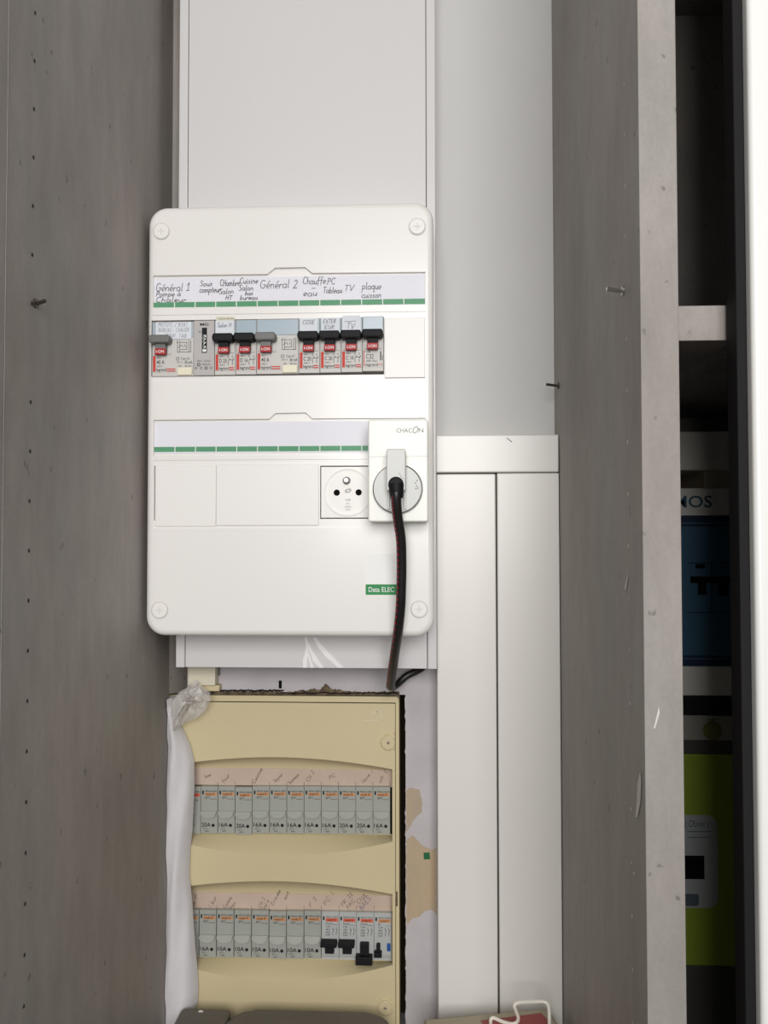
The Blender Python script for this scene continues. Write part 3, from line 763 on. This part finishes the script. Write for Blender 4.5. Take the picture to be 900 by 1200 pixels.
path = smoothpath([at(*q) for q in cpix], 8)
b = bmesh.new(); tube(b, path, .0041, 14)
CR = .0041
tail = smoothpath([at(457.6, 804, -.045), at(459.5, 806, -.030), at(466, 801.5, -.022), at(476, 792.5, -.018), at(487, 787, -.018), at(494, 783, -.02), at(497, 777, -.022)], 6)
tube(b, tail, .0034, 12)
mk('cord', b, 'cord_black', PL)
b = bmesh.new()
for k in range(10, len(path)-4, 2):
    p0, p1 = path[k], path[k].lerp(path[k+1], .8)
    t = (p1-p0).normalized(); view = (CAM-p0).normalized(); view = (view-t*view.dot(t)).normalized(); side = t.cross(view).normalized()
    if side.x > 0: side = -side
    def sp(p, a): return p + (side*math.sin(a)+view*math.cos(a))*(CR+.0002)
    shear = t*.0012
    b.faces.new([b.verts.new(v) for v in (sp(p0, 1.0), sp(p0+shear, .6), sp(p1+shear, .6), sp(p1, 1.0))])
mk('red_dash', b, 'cord_red', PL, kind='stuff', label='red dashes printed along the cord', smooth=0)

# ================================================================== OLD DISTRIBUTION BOARD
yo, yn = -.006, .012
UL, UR = 188, 463.2
def ox(u): return at(u, 1000, yo).x
def oz(v): return at(340, v, yo).z
OB = thing('old_distribution_board', 'old cream distribution board sunk in the wall under the white board', 'fuse box', (ox(330), .0, 1.006))
yfr = -.003
fr = mk('frame', prism(bmesh.new(), rrect(ox(184), at(468, 1000, yfr).x, 1.008, at(340, 815.5, yfr).z, .004, 4), yfr, .03, bev=.001, seg=2), 'cream', OB)
cut(fr, bx(ox(190), at(463.9, 1000, yfr).x, -.05, .05, 1.011, at(340, 822.4, yfr).z))
mk('back_box', bx(ox(188), ox(466), .004, .07, at(340, 812.6, .004).z-.004, at(340, 812.6, .004).z), 'grey_plastic', OB)
# scooped front: columns along x, rows down z, niches set back to yn
def arch(t, vs, vc): return vc+(vs-vc)*(abs(t)**1.9)
NC = 40; rows = []
uc = 325; cols = [UL+(UR-UL)*i/NC for i in range(NC+1)]
uin = 459.6                                   # right edge of the niches
grid = bmesh.new(); V = []
ucols = [u for u in cols if u < uin-2]+[uin, uin+.25, UR, UR+.001]
for u in ucols:
    t = (u-uc)/(uin-uc); inn = u <= uin
    t = max(-1, min(1, t)); tl = .0*t
    yn_ = yn if inn else yo
    def scoop(va, vb, down):
        # rounded hollow between the arch edge va on the front and the straight edge vb at the niche back
        o = []
        for f, dpt in (((0, 0), (.06, .30), (.18, .58), (.38, .82), (.65, .95), (1, 1)) if down else ((0, 0), (.12, .10), (.3, .27), (.55, .52), (.8, .80), (1, 1))): o.append((va+(vb-va)*f, yo+(yn_-yo)*dpt))
        return o if down else o[::-1]
    prof = [(823.5, yo+.01), (823.5, yo)] + scoop(arch(t, 900, 887.5), 901.2, True) + scoop(arch(t, 984.5, 1003), 976.6, False) + scoop(arch(t, 1045.5, 1033), 1047.4, True) + scoop(arch(t, 1128, 1150), 1123.4, False) + [(1250, yo)]
    if u > UR: prof = [(v, yo+.01) for v, y in prof]
    V.append([grid.verts.new((at(UR, 1000, yo).x if u > UR else at(u, 1000, y).x, y, max(1.0085, at(340, v, y).z))) for v, y in prof])
for A, B in zip(V, V[1:]):
    for k in range(len(A)-1):
        f = [A[k], A[k+1], B[k+1], B[k]]
        try: grid.faces.new(f)
        except ValueError: pass
mk('front', grid, 'cream', OB, smooth=40)
# boss screws
for (u, v) in ((455, 870), (451.5, 1180)):
    p = at(u, v, yo-.001)
    tear = [(p.x+.0078*math.cos(math.radians(a)), p.z+.0078*math.sin(math.radians(a))) for a in range(60, 311, 10)] + [(ox(462.8), p.z-.0075), (ox(462.8), p.z+.0105)]
    if v < 1000:
        s = mk('screw_boss', prism(bmesh.new(), tear, yo-.0016, yo+.002, bev=.0004, seg=1), 'cream', OB)
    else: s = mk('screw_boss', prism(bmesh.new(), circ(p.x, p.z, .0085, 26), yo-.0012, yo+.002, bev=.0004, seg=1), 'cream', OB)
    b = bmesh.new(); prism(b, circ(p.x, p.z, .0068, 24), yo-.0034, yo+.002, bev=.0008, seg=2); mk('screw', b, 'cream', s)
    b = bmesh.new(); box(b, p.x-.002, p.x+.002, yo-.0036, yo-.0032, p.z-.0006, p.z+.0006); box(b, p.x-.0006, p.x+.0006, yo-.0036, yo-.0032, p.z-.002, p.z+.002); mk('cross_slot', b, 'beige_carton', s)
a, b_, c, d = rect(462.8, 1045, 466, 1062, yfr-.0005); mk('latch_slot', bx(a, b_, yfr-.0005, yfr+.001, c, d), 'dirt', OB)
# faint moulded mark at the top right
b = bmesh.new(); y = yo-.0003
for q in ([(424,845),(444,844)], [(434,838),(446,832),(448,843)], [(436,834),(446,834)]): line(b, pxs(q, y), .0006, y)
mk('moulded_mark', b, 'cream_light', OB)

ym = yn-.006
def old_row(vtop, vbot, vl0, u0, us, marks, lab):
    """pink paper strip and modules between vtop (module top) and vbot"""
    a, b_, c, d = rect(192, vl0, 458.8, vtop-1.5, yn-.001)
    q0, q1, q2, q3 = rect(192, vtop-1.6, 459.4, vtop+.9, yn-.0012); g_ = bx(q0, q1, yn-.0012, yn+.0005, q2, q3)
    if vtop < 1000: q0, q1, q2, q3 = rect(us[11]+.2, vtop, 459.4, vbot-.5, yn-.0006); box(g_, q0, q1, yn-.0006, yn+.0005, q2, q3)
    mk('painted_gap_shade', g_, 'dark_hole', OB)  # shade of the gaps round the modules, put in as near-black strips
    st = mk('label_strip', bx(a, b_, yn-.001, yn+.001, c, d), 'pink_paper', OB, label=lab)
    b = bmesh.new()
    for u in us[1:]:
        p = at(u, vtop-1.8, yn-.0012); line(b, [(p.x, p.z), (p.x, p.z+.0035)], .0004, yn-.0012)
    mk('tick', b, 'faint_ink', st)
    for s, u, v, w, h, ang, m in marks:
        b = bmesh.new(); p = at(u, v, yn-.0012); hand(b, s, p.x, p.x+w/1180, p.z, h/1180, yn-.0012, .00036, ang=math.radians(ang)); mk('handwriting', b, m, st)
    return st
pitch = 20.2
U1 = [235+pitch*i for i in range(12)]; U2 = [233.2+20.5*i for i in range(12)]
R = lambda *a: a
old_row(922.5, 978, 900.6, 222, U1, [('lave', 240, 912, 8, 4, 20, 'faint_ink'), ('four', 262, 918, 12, 4, 50, 'faint_ink'), ('Cuisine', 298, 919, 20, 4.5, 60, 'ink'), ('Sejour', 322, 918, 14, 4, 45, 'faint_ink'),
         ('bureau', 340, 919, 15, 4, 45, 'faint_ink'), ('CH 2', 362, 917, 14, 4.5, 60, 'faint_ink'), ('PC', 386, 914, 9, 4, 30, 'faint_ink'), ('lave l', 425, 918, 18, 4, 45, 'faint_ink'), ('ch 1', 446, 918, 16, 4, 60, 'faint_ink')], 'pink paper label strip of the upper old row')
old_row(1067.5, 1124, 1047, 222, U2, [('rdc sal', 228, 1063, 15, 4, 80, 'faint_ink'), ('l bur', 247, 1064, 14, 4, 60, 'faint_ink'), ('Cuisine', 264, 1065, 15, 4, 58, 'faint_ink'), ('bas', 270, 1066, 10, 4, 50, 'faint_ink'), ('CH 1', 306, 1065, 13, 4, 70, 'faint_ink'), ('sal a', 310, 1066, 12, 4, 62, 'faint_ink'), ('Entrée', 320, 1062, 20, 4, 62, 'faint_ink'),
         ('ext', 335, 1055, 10, 4, 65, 'faint_ink'), ('F 1', 364, 1064, 13, 4, 58, 'faint_ink'), ('PC l', 381, 1062, 18, 4.5, 55, 'faint_ink'), ('TR 11', 401, 1064, 20, 4, 52, 'faint_ink'), ('PAC', 408, 1066, 13, 4, 52, 'faint_ink'), ('CHA', 420, 1060, 14, 5, 45, 'faint_ink'), ('BAES', 424.5, 1068, 18, 6, 55, 'violet_ink')], 'pink paper label strip of the lower old row')
OS = 1/1180.0      # metres per photo pixel at the module plane (layout unit of the old modules)
def obx(b, x0, x1, o0, o1, z0, z1, bev=0): return box(b, x0*OS, x1*OS, -o1, -o0, z0*OS, z1*OS, bev)
def ofl(b, x0, x1, z0, z1, o=.0003): return flat(b, x0*OS, x1*OS, z0*OS, z1*OS, -o)
def otx(b, s, x0, x1, z, h, bold=False, o=.0004): return text(b, s, x0*OS, x1*OS, z*OS, h*OS, -o, bold)
def fuse_body():
    """fuse carrier: body with a drooping finger grip across its middle; 20 wide, 53.5 high"""
    b = obx(bmesh.new(), .25, 19.75, -.03, 0, 0, 53.5, .0002)
    P = [(1, 26)] + [(10+9*math.cos(math.radians(a)), 24.5+6*math.sin(math.radians(a))) for a in range(180, 361, 15)] + [(19, 26)]
    f = [b.verts.new((x*OS, -.0045 if z < 25 else -.0015, z*OS)) for x, z in P]; k = [b.verts.new((x*OS, .001, z*OS)) for x, z in P]
    b.faces.new(f)
    for i in range(len(P)): b.faces.new((f[i], k[i], k[(i+1) % len(P)], f[(i+1) % len(P)]))
    return b
def fuse(u, v, rating, dz=0, lab=None):
    p = at(u, v, ym); loc = Vector((p.x, ym, p.z-dz*OS))
    o = sub('fuse', fuse_body, 'fuse_carrier', 'old_module', OB, loc, label=lab)
    sub('fuse_band', lambda: ofl(bmesh.new(), 5, 19, 43.2, 46.6), 'orange_band', 'orange_print', o, loc)
    def pr():
        b = bmesh.new(); otx(b, 'MERLIN GERIN', 5, 19, 47.4, 1.7); otx(b, 'multi 9', 6, 16, 43.8, 2.4, True, .0005); otx(b, 'SFT', 5.2, 10.8, 39.6, 2.5); ofl(b, 11, 19, 39.3, 39.7); ofl(b, 1.8, 3.6, 44.6, 48.8); return b
    sub('fuse_print', pr, 'printing', 'black_print', o, loc)
    def rt():
        b = bmesh.new(); otx(b, rating, 1.4, 11.8, 7.6, 4.6, True); c = circ(14.8*OS, 9.2*OS, 1.9*OS, 10); b.faces.new([b.verts.new((x, -.0004, z)) for x, z in c])
        otx(b, 'NF C', 3.5, 8.5, 4.6, 1.4); otx(b, '400V', 5, 10, 1.8, 1.5); return b
    sub(('rt', rating), rt, 'rating', 'black_print', o, loc)
for i, r in enumerate(('20A', '16A', '20A', '16A', '16A', '16A', '16A', '16A', '20A', '20A', '16A')):
    fuse(U1[i], 976.3+.012*i*10*.12, r, [0, 0, 1.2, 0, 0, .4, .2, .6, .8, .9, 1.0][i])
# partly covered differential at the left end of the upper row
def wide(u0, u1, v, h, lab):
    p = at(u0, v, ym); loc = Vector((p.x, ym, p.z)); w = u1-u0
    o = mk('differential_switch', obx(bmesh.new(), .2, w-.2, -.03, 0, 0, h, .0002), 'old_module', OB, loc=loc, local=True, label=lab)
    b = ofl(bmesh.new(), 4, w-1, h-11, h-7.2); mk('red_band', b, 'red_orange_print', o, loc=loc, local=True)
    b = bmesh.new(); otx(b, 'MERLIN GERIN', w-16, w-1, h-6.4, 1.8)
    for z, s in ((h-16, 'DPN Vigi'), (h-19, '30mA'), (20, 'test'), (16, '~230V'), (12, '10 kA'), (8.5, 'C60')): otx(b, s, w-14, w-3 if len(s) > 5 else w-7, z, 2)
    otx(b, 'multi 9', w-12, w-3, h-10.2, 2.2, True, .0005)
    mk('printing', b, 'black_print', o, loc=loc, local=True, smooth=0)
wide(195, 235, 976.3, 53.5, 'old differential switch half hidden by white film')
fuse(U2[0]-20.5, 1121.3, '16A', 0)
for i, r in enumerate(('16A', '10A', '10A', '10A', '10A', '10A', '10A')):
    fuse(U2[i], 1121.5+i*.25, r, [0, 0, 0, .2, 1.0, .6, .3][i])
def toggle(u, v, style, lab):
    p = at(u, v, ym); loc = Vector((p.x, ym, p.z))
    o = sub('tg', lambda: obx(obx(bmesh.new(), .25, 20, -.03, 0, 0, 53.5, .0002), .8, 19.4, 0, .0006, 6.2, 52.6, .0001), 'circuit_breaker', 'old_module_light', OB, loc, label=lab)
    b = bmesh.new(); otx(b, 'MERLIN GERIN', 5, 19, 47.4, 1.7, o=.0008); otx(b, 'multi 9', 7, 16, 43.8, 2.2, True, .0009)
    otx(b, 'Declic' if style != 'small' else 'ID', 5, 13 if style != 'small' else 8, 39.8, 2.4, o=.0008); ofl(b, 13, 19, 39.3, 39.7, .0008); ofl(b, 1.8, 3.6, 44.6, 48.8, .0008)
    for z, s in ((36.5, 'C20'), (33, '400V'), (30, '6000'), (27, 'NF')): otx(b, s, 5, 10, z, 2.0, o=.0008)
    for q in ([(13,28),(13,31),(14.5,34),(13,34.5),(13,37)], [(17,28),(17,31),(18.4,34),(17,34.5),(17,37)]): line(b, [(x*OS, z*OS) for x, z in q], .0004, -.0008)
    mk('printing', b, 'black_print', o, loc=loc, local=True, smooth=0)
    sub(('band', style == 'small'), lambda: ofl(bmesh.new(), 5, 19, 43.0, 46.8, .0008), 'colour_band', 'orange_print' if style == 'small' else 'red_orange_print', o, loc)
    if style == 'up': f = lambda: obx(obx(bmesh.new(), 4.8, 15, 0, .006, 9.5, 19, .0004), 0, 18.4, .001, .010, 18.2, 24, .0006)
    elif style == 'down': f = lambda: obx(obx(bmesh.new(), 4.6, 14.6, 0, .006, 8.5, 21.5, .0004), -.2, 18.6, .001, .010, -.5, 8.6, .0006)
    else: f = lambda: obx(obx(bmesh.new(), 3.2, 7.4, 0, .006, 12, 20.5, .0004), .6, 9.2, .001, .008, 7, 12.6, .0006)
    sub(('tgl', style), f, 'toggle', 'black_plastic', o, loc)
    b = bmesh.new(); ofl(b, .8, 19.4, 3.6, 4.1, .0008); ofl(b, .8, 19.4, 6.0, 6.3, .0008); mk('groove', b, 'grey_print', o, loc=loc, local=True)
    if style == 'small': mk('test_button', obx(bmesh.new(), 15, 19, 0, .002, 11.5, 20, .0004), 'blue_button', o, loc=loc, local=True)
toggle(U2[7], 1124, 'up', 'old breaker with black toggle up'); toggle(U2[8], 1124.5, 'up', 'old breaker with black toggle up')
toggle(U2[9], 1125, 'down', 'old breaker with black toggle down'); toggle(U2[10], 1125.4, 'small', 'old switch with small toggle and blue button')

# ================================================================== WHITE FILM, CONDUIT STUB
FM = thing('plastic_film', 'bunched white plastic film tucked between grey panel and cream board', 'plastic film', (at(210, 1000, -.02).x, -.02, 1.008))
prof = [(818, 202.4), (828, 203.2), (838, 204.4), (850, 207), (862, 213), (875, 219), (895, 224), (925, 224.3), (950, 223.2), (975, 222), (1000, 219.3), (1030, 218.3), (1060, 221.5), (1090, 223.5), (1115, 225.2), (1140, 227.6), (1165, 229), (1183, 228.2), (1200, 221), (1225, 214)]
b = bmesh.new(); rings = []
for i, (v, u) in enumerate(prof):
    pr_ = at(u, v, -.020); z = max(pr_.z, 1.009); xl = XL+.0006; xr = pr_.x; n = 12; rg_ = []
    for k in range(n+1):
        s = k/n; x = xl+(xr-xl)*s
        bul = math.sin(math.pi*min(1, .25+s*.75))**.6 if s < 1 else 0
        y = -.010 - .016*bul - .002*math.sin(i*2.1+s*5) - .0015*math.sin(i*.9+s*9)
        if s == 1: y = -.009
        rg_.append(b.verts.new((x, y, z)))
    rg_.append(b.verts.new((xl, -.0085, z)))
    rings.append(rg_)
for A, B in zip(rings, rings[1:]):
    for k in range(len(A)-1): b.faces.new((A[k], A[k+1], B[k+1], B[k]))
    b.faces.new((A[-1], A[0], B[0], B[-1]))
b.faces.new(rings[0]); b.faces.new(rings[-1])
mk('bunched_roll', b, 'foam_white', FM, smooth=70)
def film(pix, y0, seed, amp):
    rnd = random.Random(seed); cx = sum(q[0] for q in pix)/len(pix); cy = sum(q[1] for q in pix)/len(pix)
    b = bmesh.new(); RN = 6; ringv = []
    P = []
    for i in range(len(pix)):
        a, c = pix[i], pix[(i+1) % len(pix)]
        for k in range(3): P.append((a[0]+(c[0]-a[0])*k/3, a[1]+(c[1]-a[1])*k/3))
    ctr = at(cx, cy, y0-amp); cv = b.verts.new(ctr)
    for r in range(1, RN+1):
        f = r/RN; row = []
        for i, (u, v) in enumerate(P):
            q = at(cx+(u-cx)*f, cy+(v-cy)*f, y0 - amp*(1-f)*.8 - rnd.uniform(0, amp)*.9*(1 if r < RN else .4)); row.append(b.verts.new(q))
        ringv.append(row)
    n = len(P)
    for i in range(n): b.faces.new((cv, ringv[0][i], ringv[0][(i+1) % n]))
    for A, B in zip(ringv, ringv[1:]):
        for i in range(n): b.faces.new((A[i], B[i], B[(i+1) % n], A[(i+1) % n]))
    mk('film_sheet', b, 'film', FM, smooth=50)
film([(229,796),(234,801),(239,806),(246,811),(247,821),(241,832),(231,841),(217,847),(208,853),(202,858),(201.5,835),(202,821),(211,810),(219,806),(222,801)], -.024, 3, .006)
film([(202,822),(212,812),(222,806),(232,803),(238,812),(236,822),(226,824),(212,830),(203,846)], -.032, 5, .005)
a, b_, c, d = rect(220, 782, 252.2, 803.5, -.016)
CS = thing('trunking_stub', 'short stub of white trunking above the corner of the cream board', 'trunking', ((a+b_)/2, -.009, c))
mk('body', bx(a, b_, -.016, -.0012, c, d+.006, bev=.0008), 'cream_light', CS)
mk('end_cap', bx(a+.001, b_+.003, -.012, -.0012, c-.006, c-.0003, bev=.0006), 'cream', CS, label='yellowed lower end')
mk('slit', bx(b_+.0003, b_+.0013, -.006, -.0012, c+.008, d+.004), 'grey_plastic', CS)

# ================================================================== THINGS ON THE CABINET FLOOR
zt = at(340, 1183.5, -.03).z
ca = thing('storage_case', 'flat dark grey case with rounded corners lying below the cream board', 'case', (at(340, 1183, -.03).x, -.13, ZB))
def plan(pts, z0, z1, bev=0):
    b = bmesh.new(); lo = [b.verts.new((x, y, z0)) for x, y in pts]; hi = [b.verts.new((x, y, z1)) for x, y in pts]; n = len(pts)
    b.faces.new(lo[::-1]); tf = b.faces.new(hi)
    for i in range(n): b.faces.new((lo[i], lo[(i+1) % n], hi[(i+1) % n], hi[i]))
    if bev: bmesh.ops.bevel(b, geom=list(tf.edges), offset=bev, segments=3, affect='EDGES', profile=.5)
    return b
xa, xb, xc = at(213, 1190, -.03).x, at(266, 1190, -.05).x, at(458, 1197, -.05).x
mk('lid', plan(rrect(xb+.0008, xc, -.25, -.031, .022, 8), ZB+.002, zt, .003), 'case_grey', ca)
mk('side_flap', plan(rrect(xa, xb-.0008, -.25, -.0295, .004, 3), ZB+.0015, zt-.001, .002), 'case_grey', ca)
mk('base', plan(rrect(xa+.004, xc-.004, -.246, -.034, .02, 6), ZB+.0004, ZB+.0018), 'carton_dark', ca)
p = at(234, 1186, -.035); mk('paint_fleck', prism(bmesh.new(), [(p.x-.003, p.z-.001), (p.x+.002, p.z-.0012), (p.x+.0035, p.z+.0012), (p.x, p.z+.0016)], -.036, -.034), 'chip_white', ca, label='white fleck')
# beige carton standing askew
zc = at(570, 1188.5, -.06).z
A, Bq = at(497, 1197, -.071), at(641, 1179.5, -.048)
A = Vector((A.x, -.071, 0)); Bq = Vector((Bq.x, -.048, 0)); t = (Bq-A).normalized(); nrm = Vector((t.y, -t.x, 0))
DC = .042
bc = thing('beige_carton', 'beige carton with a red label on top beside the trim boards', 'carton', (A+(Bq-A)*.5+nrm*.02)+Vector((0, 0, ZB)))
q = [A, Bq, Bq+nrm*DC, A+nrm*DC]
mk('body', plan([(v.x, v.y) for v in q], ZB+.0004, zc, .0015), 'beige_carton', bc)
lp = [A+t*.048+nrm*.010, A+t*.104+nrm*.007, A+t*.109+nrm*.036, A+t*.052+nrm*.038]
mk('red_label', plan([(v.x, v.y) for v in lp], zc-.0004, zc+.0004), 'carton_red', bc)
mk('fold_flap', plan([((Bq+t*.0005).x, (Bq+t*.0005).y), ((Bq+t*.003).x, (Bq+t*.003).y), ((Bq+t*.003+nrm*.03).x, (Bq+t*.003+nrm*.03).y), ((Bq+t*.0005+nrm*.03).x, (Bq+t*.0005+nrm*.03).y)], ZB+.0004, zc-.004), 'beige_carton', bc)
yw = -.083
wp = [(576, 1209), (575, 1196.5), (578, 1192.8), (589, 1197.3), (600, 1200), (606, 1197.5), (607.3, 1192), (604, 1183), (603, 1178), (608, 1174.8), (622, 1174), (637, 1173.8), (642.3, 1177.5), (643.6, 1185), (643.8, 1196), (644, 1212)]
wpts = [at(u, v, yw-.003*math.sin(i)) for i, (u, v) in enumerate(wp)]
for w_ in wpts: w_.z = max(w_.z, zc+.0022)            # it rests on the carton's top
for i in (0, -1): wpts[i].z = zc+.0017
mk_w = tube(bmesh.new(), smoothpath(wpts, 5), .0015, 8)
wo = mk('wire_hook', mk_w, 'wire_white'); props(wo, 'bent white coated wire hook standing on the beige carton', 'hook')

# ================================================================== STACK IN THE NEXT BAY
ybx = -.10
def carton(name, label, cat, v0, v1, m, x0=.150, x1=.30, y=ybx, yb=-.012, zlo=None, zhi=None):
    zt_, zb_ = (zhi if zhi is not None else at(825, v0, y).z), (zlo if zlo is not None else at(825, v1, y).z)
    t_ = thing(name, label, cat, ((x0+x1)/2, (y+yb)/2, zb_))
    mk('body', bx(x0, x1, y, yb, zb_, zt_, bev=.001), m, t_); return t_, zb_, zt_
_, _, z = carton('dark_box', 'dark grey box at the bottom of the stack in the next bay', 'box', 1132, 0, 'carton_dark', zlo=ZB+.0004)
g, gz0, z = carton('lime_carton', 'lime green carton with a grey device printed on it', 'carton', 884, 1132, 'lime', zlo=z)
y = ybx-.0003
a, b_, c, d = rect(770, 955, 841.5, 1064, y)
dv = mk('device_picture', prism(bmesh.new(), rrect(a, b_, c, d, .009, 5), y, y+.0004), 'device_grey', g, label='grey device picture')
a, b_, c, d = rect(780, 1002.5, 825.5, 1030, y-.0002); fb = flat(bmesh.new(), a, b_, c, d, y-.0002); mk('screen', fb, 'dark_hole', dv)
a, b_, c, d = rect(780, 1047.5, 819, 1061.5, y-.0002); fb = bmesh.new(); prism(fb, rrect(a, b_, c, d, .002, 3), y-.0002, y+.0001); mk('button', fb, 'device_print', dv)
p, q = at(803, 969, y-.0002), at(830, 968.6, y-.0002); fb = bmesh.new(); text(fb, '( CRmini )', p.x, q.x, p.z, .0055, y-.0002); line(fb, pxs([(805, 974.5), (834, 974)], y), .0006, y-.0002); line(fb, pxs([(806, 981.5), (832, 981)], y), .0006, y-.0002); mk('lettering', fb, 'device_print', dv, smooth=0)
_, _, z = carton('dark_tray', 'flat dark tray lying on the lime green carton', 'tray', 868, 884, 'carton_dark', zlo=z)
pcn, z0_, z = carton('pale_carton', 'flat pale carton with a round olive mark above the lime carton', 'carton', 838.5, 868, 'carton_grey', zlo=z)
p = at(835, 856, ybx-.0004); b = bmesh.new(); prism(b, circ(p.x, p.z, .0078, 24), ybx-.0004, ybx, 0); line(b, [(p.x-.001, p.z+.006), (p.x+.0005, p.z+.0105)], .0012, ybx-.0004); line(b, [(p.x-.004, p.z+.009), (p.x+.006, p.z+.0095)], .001, ybx-.0004); mk('olive_mark', b, 'olive', pcn)
_, _, z = carton('dark_board', 'thin dark board between the pale carton and the blue carton', 'board', 815.5, 838.5, 'black_strip', zlo=z)
bc2, bz0_, z = carton('blue_carton', 'blue and white carton showing breakers, lettered along its top', 'carton', 572, 815.5, 'carton_white', zlo=z)
y = ybx-.0003
a, b_, c, d = rect(780, 604, 864.5, 781, y); bp_ = mk('blue_print', bx(.1505, .2995, y, ybx, c, d), 'carton_blue', bc2)
fb = bmesh.new()
for v0, v1 in ((604, 612), (614, 617), (768, 771), (773, 780)):
    a, b_, c, d = rect(780, v0, 864.5, v1, y-.0002); flat(fb, .1505, .2995, c, d, y-.0002)
mk('navy_stripe', fb, 'carton_navy', bp_)
fb = bmesh.new(); y2 = y-.0003
for (u0, v0, u1, v1) in ((809, 675.5, 861, 683), (818, 683, 828, 697), (842, 683, 853, 698), (815, 661, 826, 666)):
    a, b_, c, d = rect(u0, v0, u1, v1, y2); flat(fb, a, b_, c, d, y2)
mk('breaker_picture', fb, 'dark_hole', bp_)
fb = bmesh.new()
for q in ([(834, 660), (834, 718)], [(862, 660), (862, 718)], [(806, 660), (862, 659)], [(806, 718), (862, 717)]): line(fb, pxs(q, y2), .0008, y2)
mk('breaker_outline', fb, 'carton_navy', bp_)
p, q = at(779, 594.5, y2), at(834.5, 594.2, y2); fb = bmesh.new(); text(fb, 'COSMOS'[2:], p.x, q.x, p.z, .0098, y2, True); mk('lettering', fb, 'carton_blue', bc2, smooth=0)
a, b_, c, d = rect(841, 575, 864.5, 602, y); mk('end_panel', bx(a, .2995, y, ybx, c, d), 'carton_white', bc2)
_, _, z = carton('pale_box', 'long pale box lying across the top of the blue carton', 'box', 505.5, 551, 'carton_white', y=-.07, zlo=at(825, 551, -.07).z+.0) if False else (0, 0, z)
a, b_, c, d = rect(780, 505.5, 862.5, 551, ybx)
pb_ = thing('pale_box', 'long pale box lying across the top of the blue carton', 'box', (.225, -.055, z))
mk('lid', bx(.150, .30, ybx, -.012, c, d, bev=.001), 'carton_white', pb_)
mk('foot', bx(.150, .2, ybx+.02, -.012, z, c, bev=.0006), 'carton_dark', pb_); mk('foot', bx(.235, .30, ybx+.006, -.012, z, c, bev=.0006), 'beige_carton', pb_)
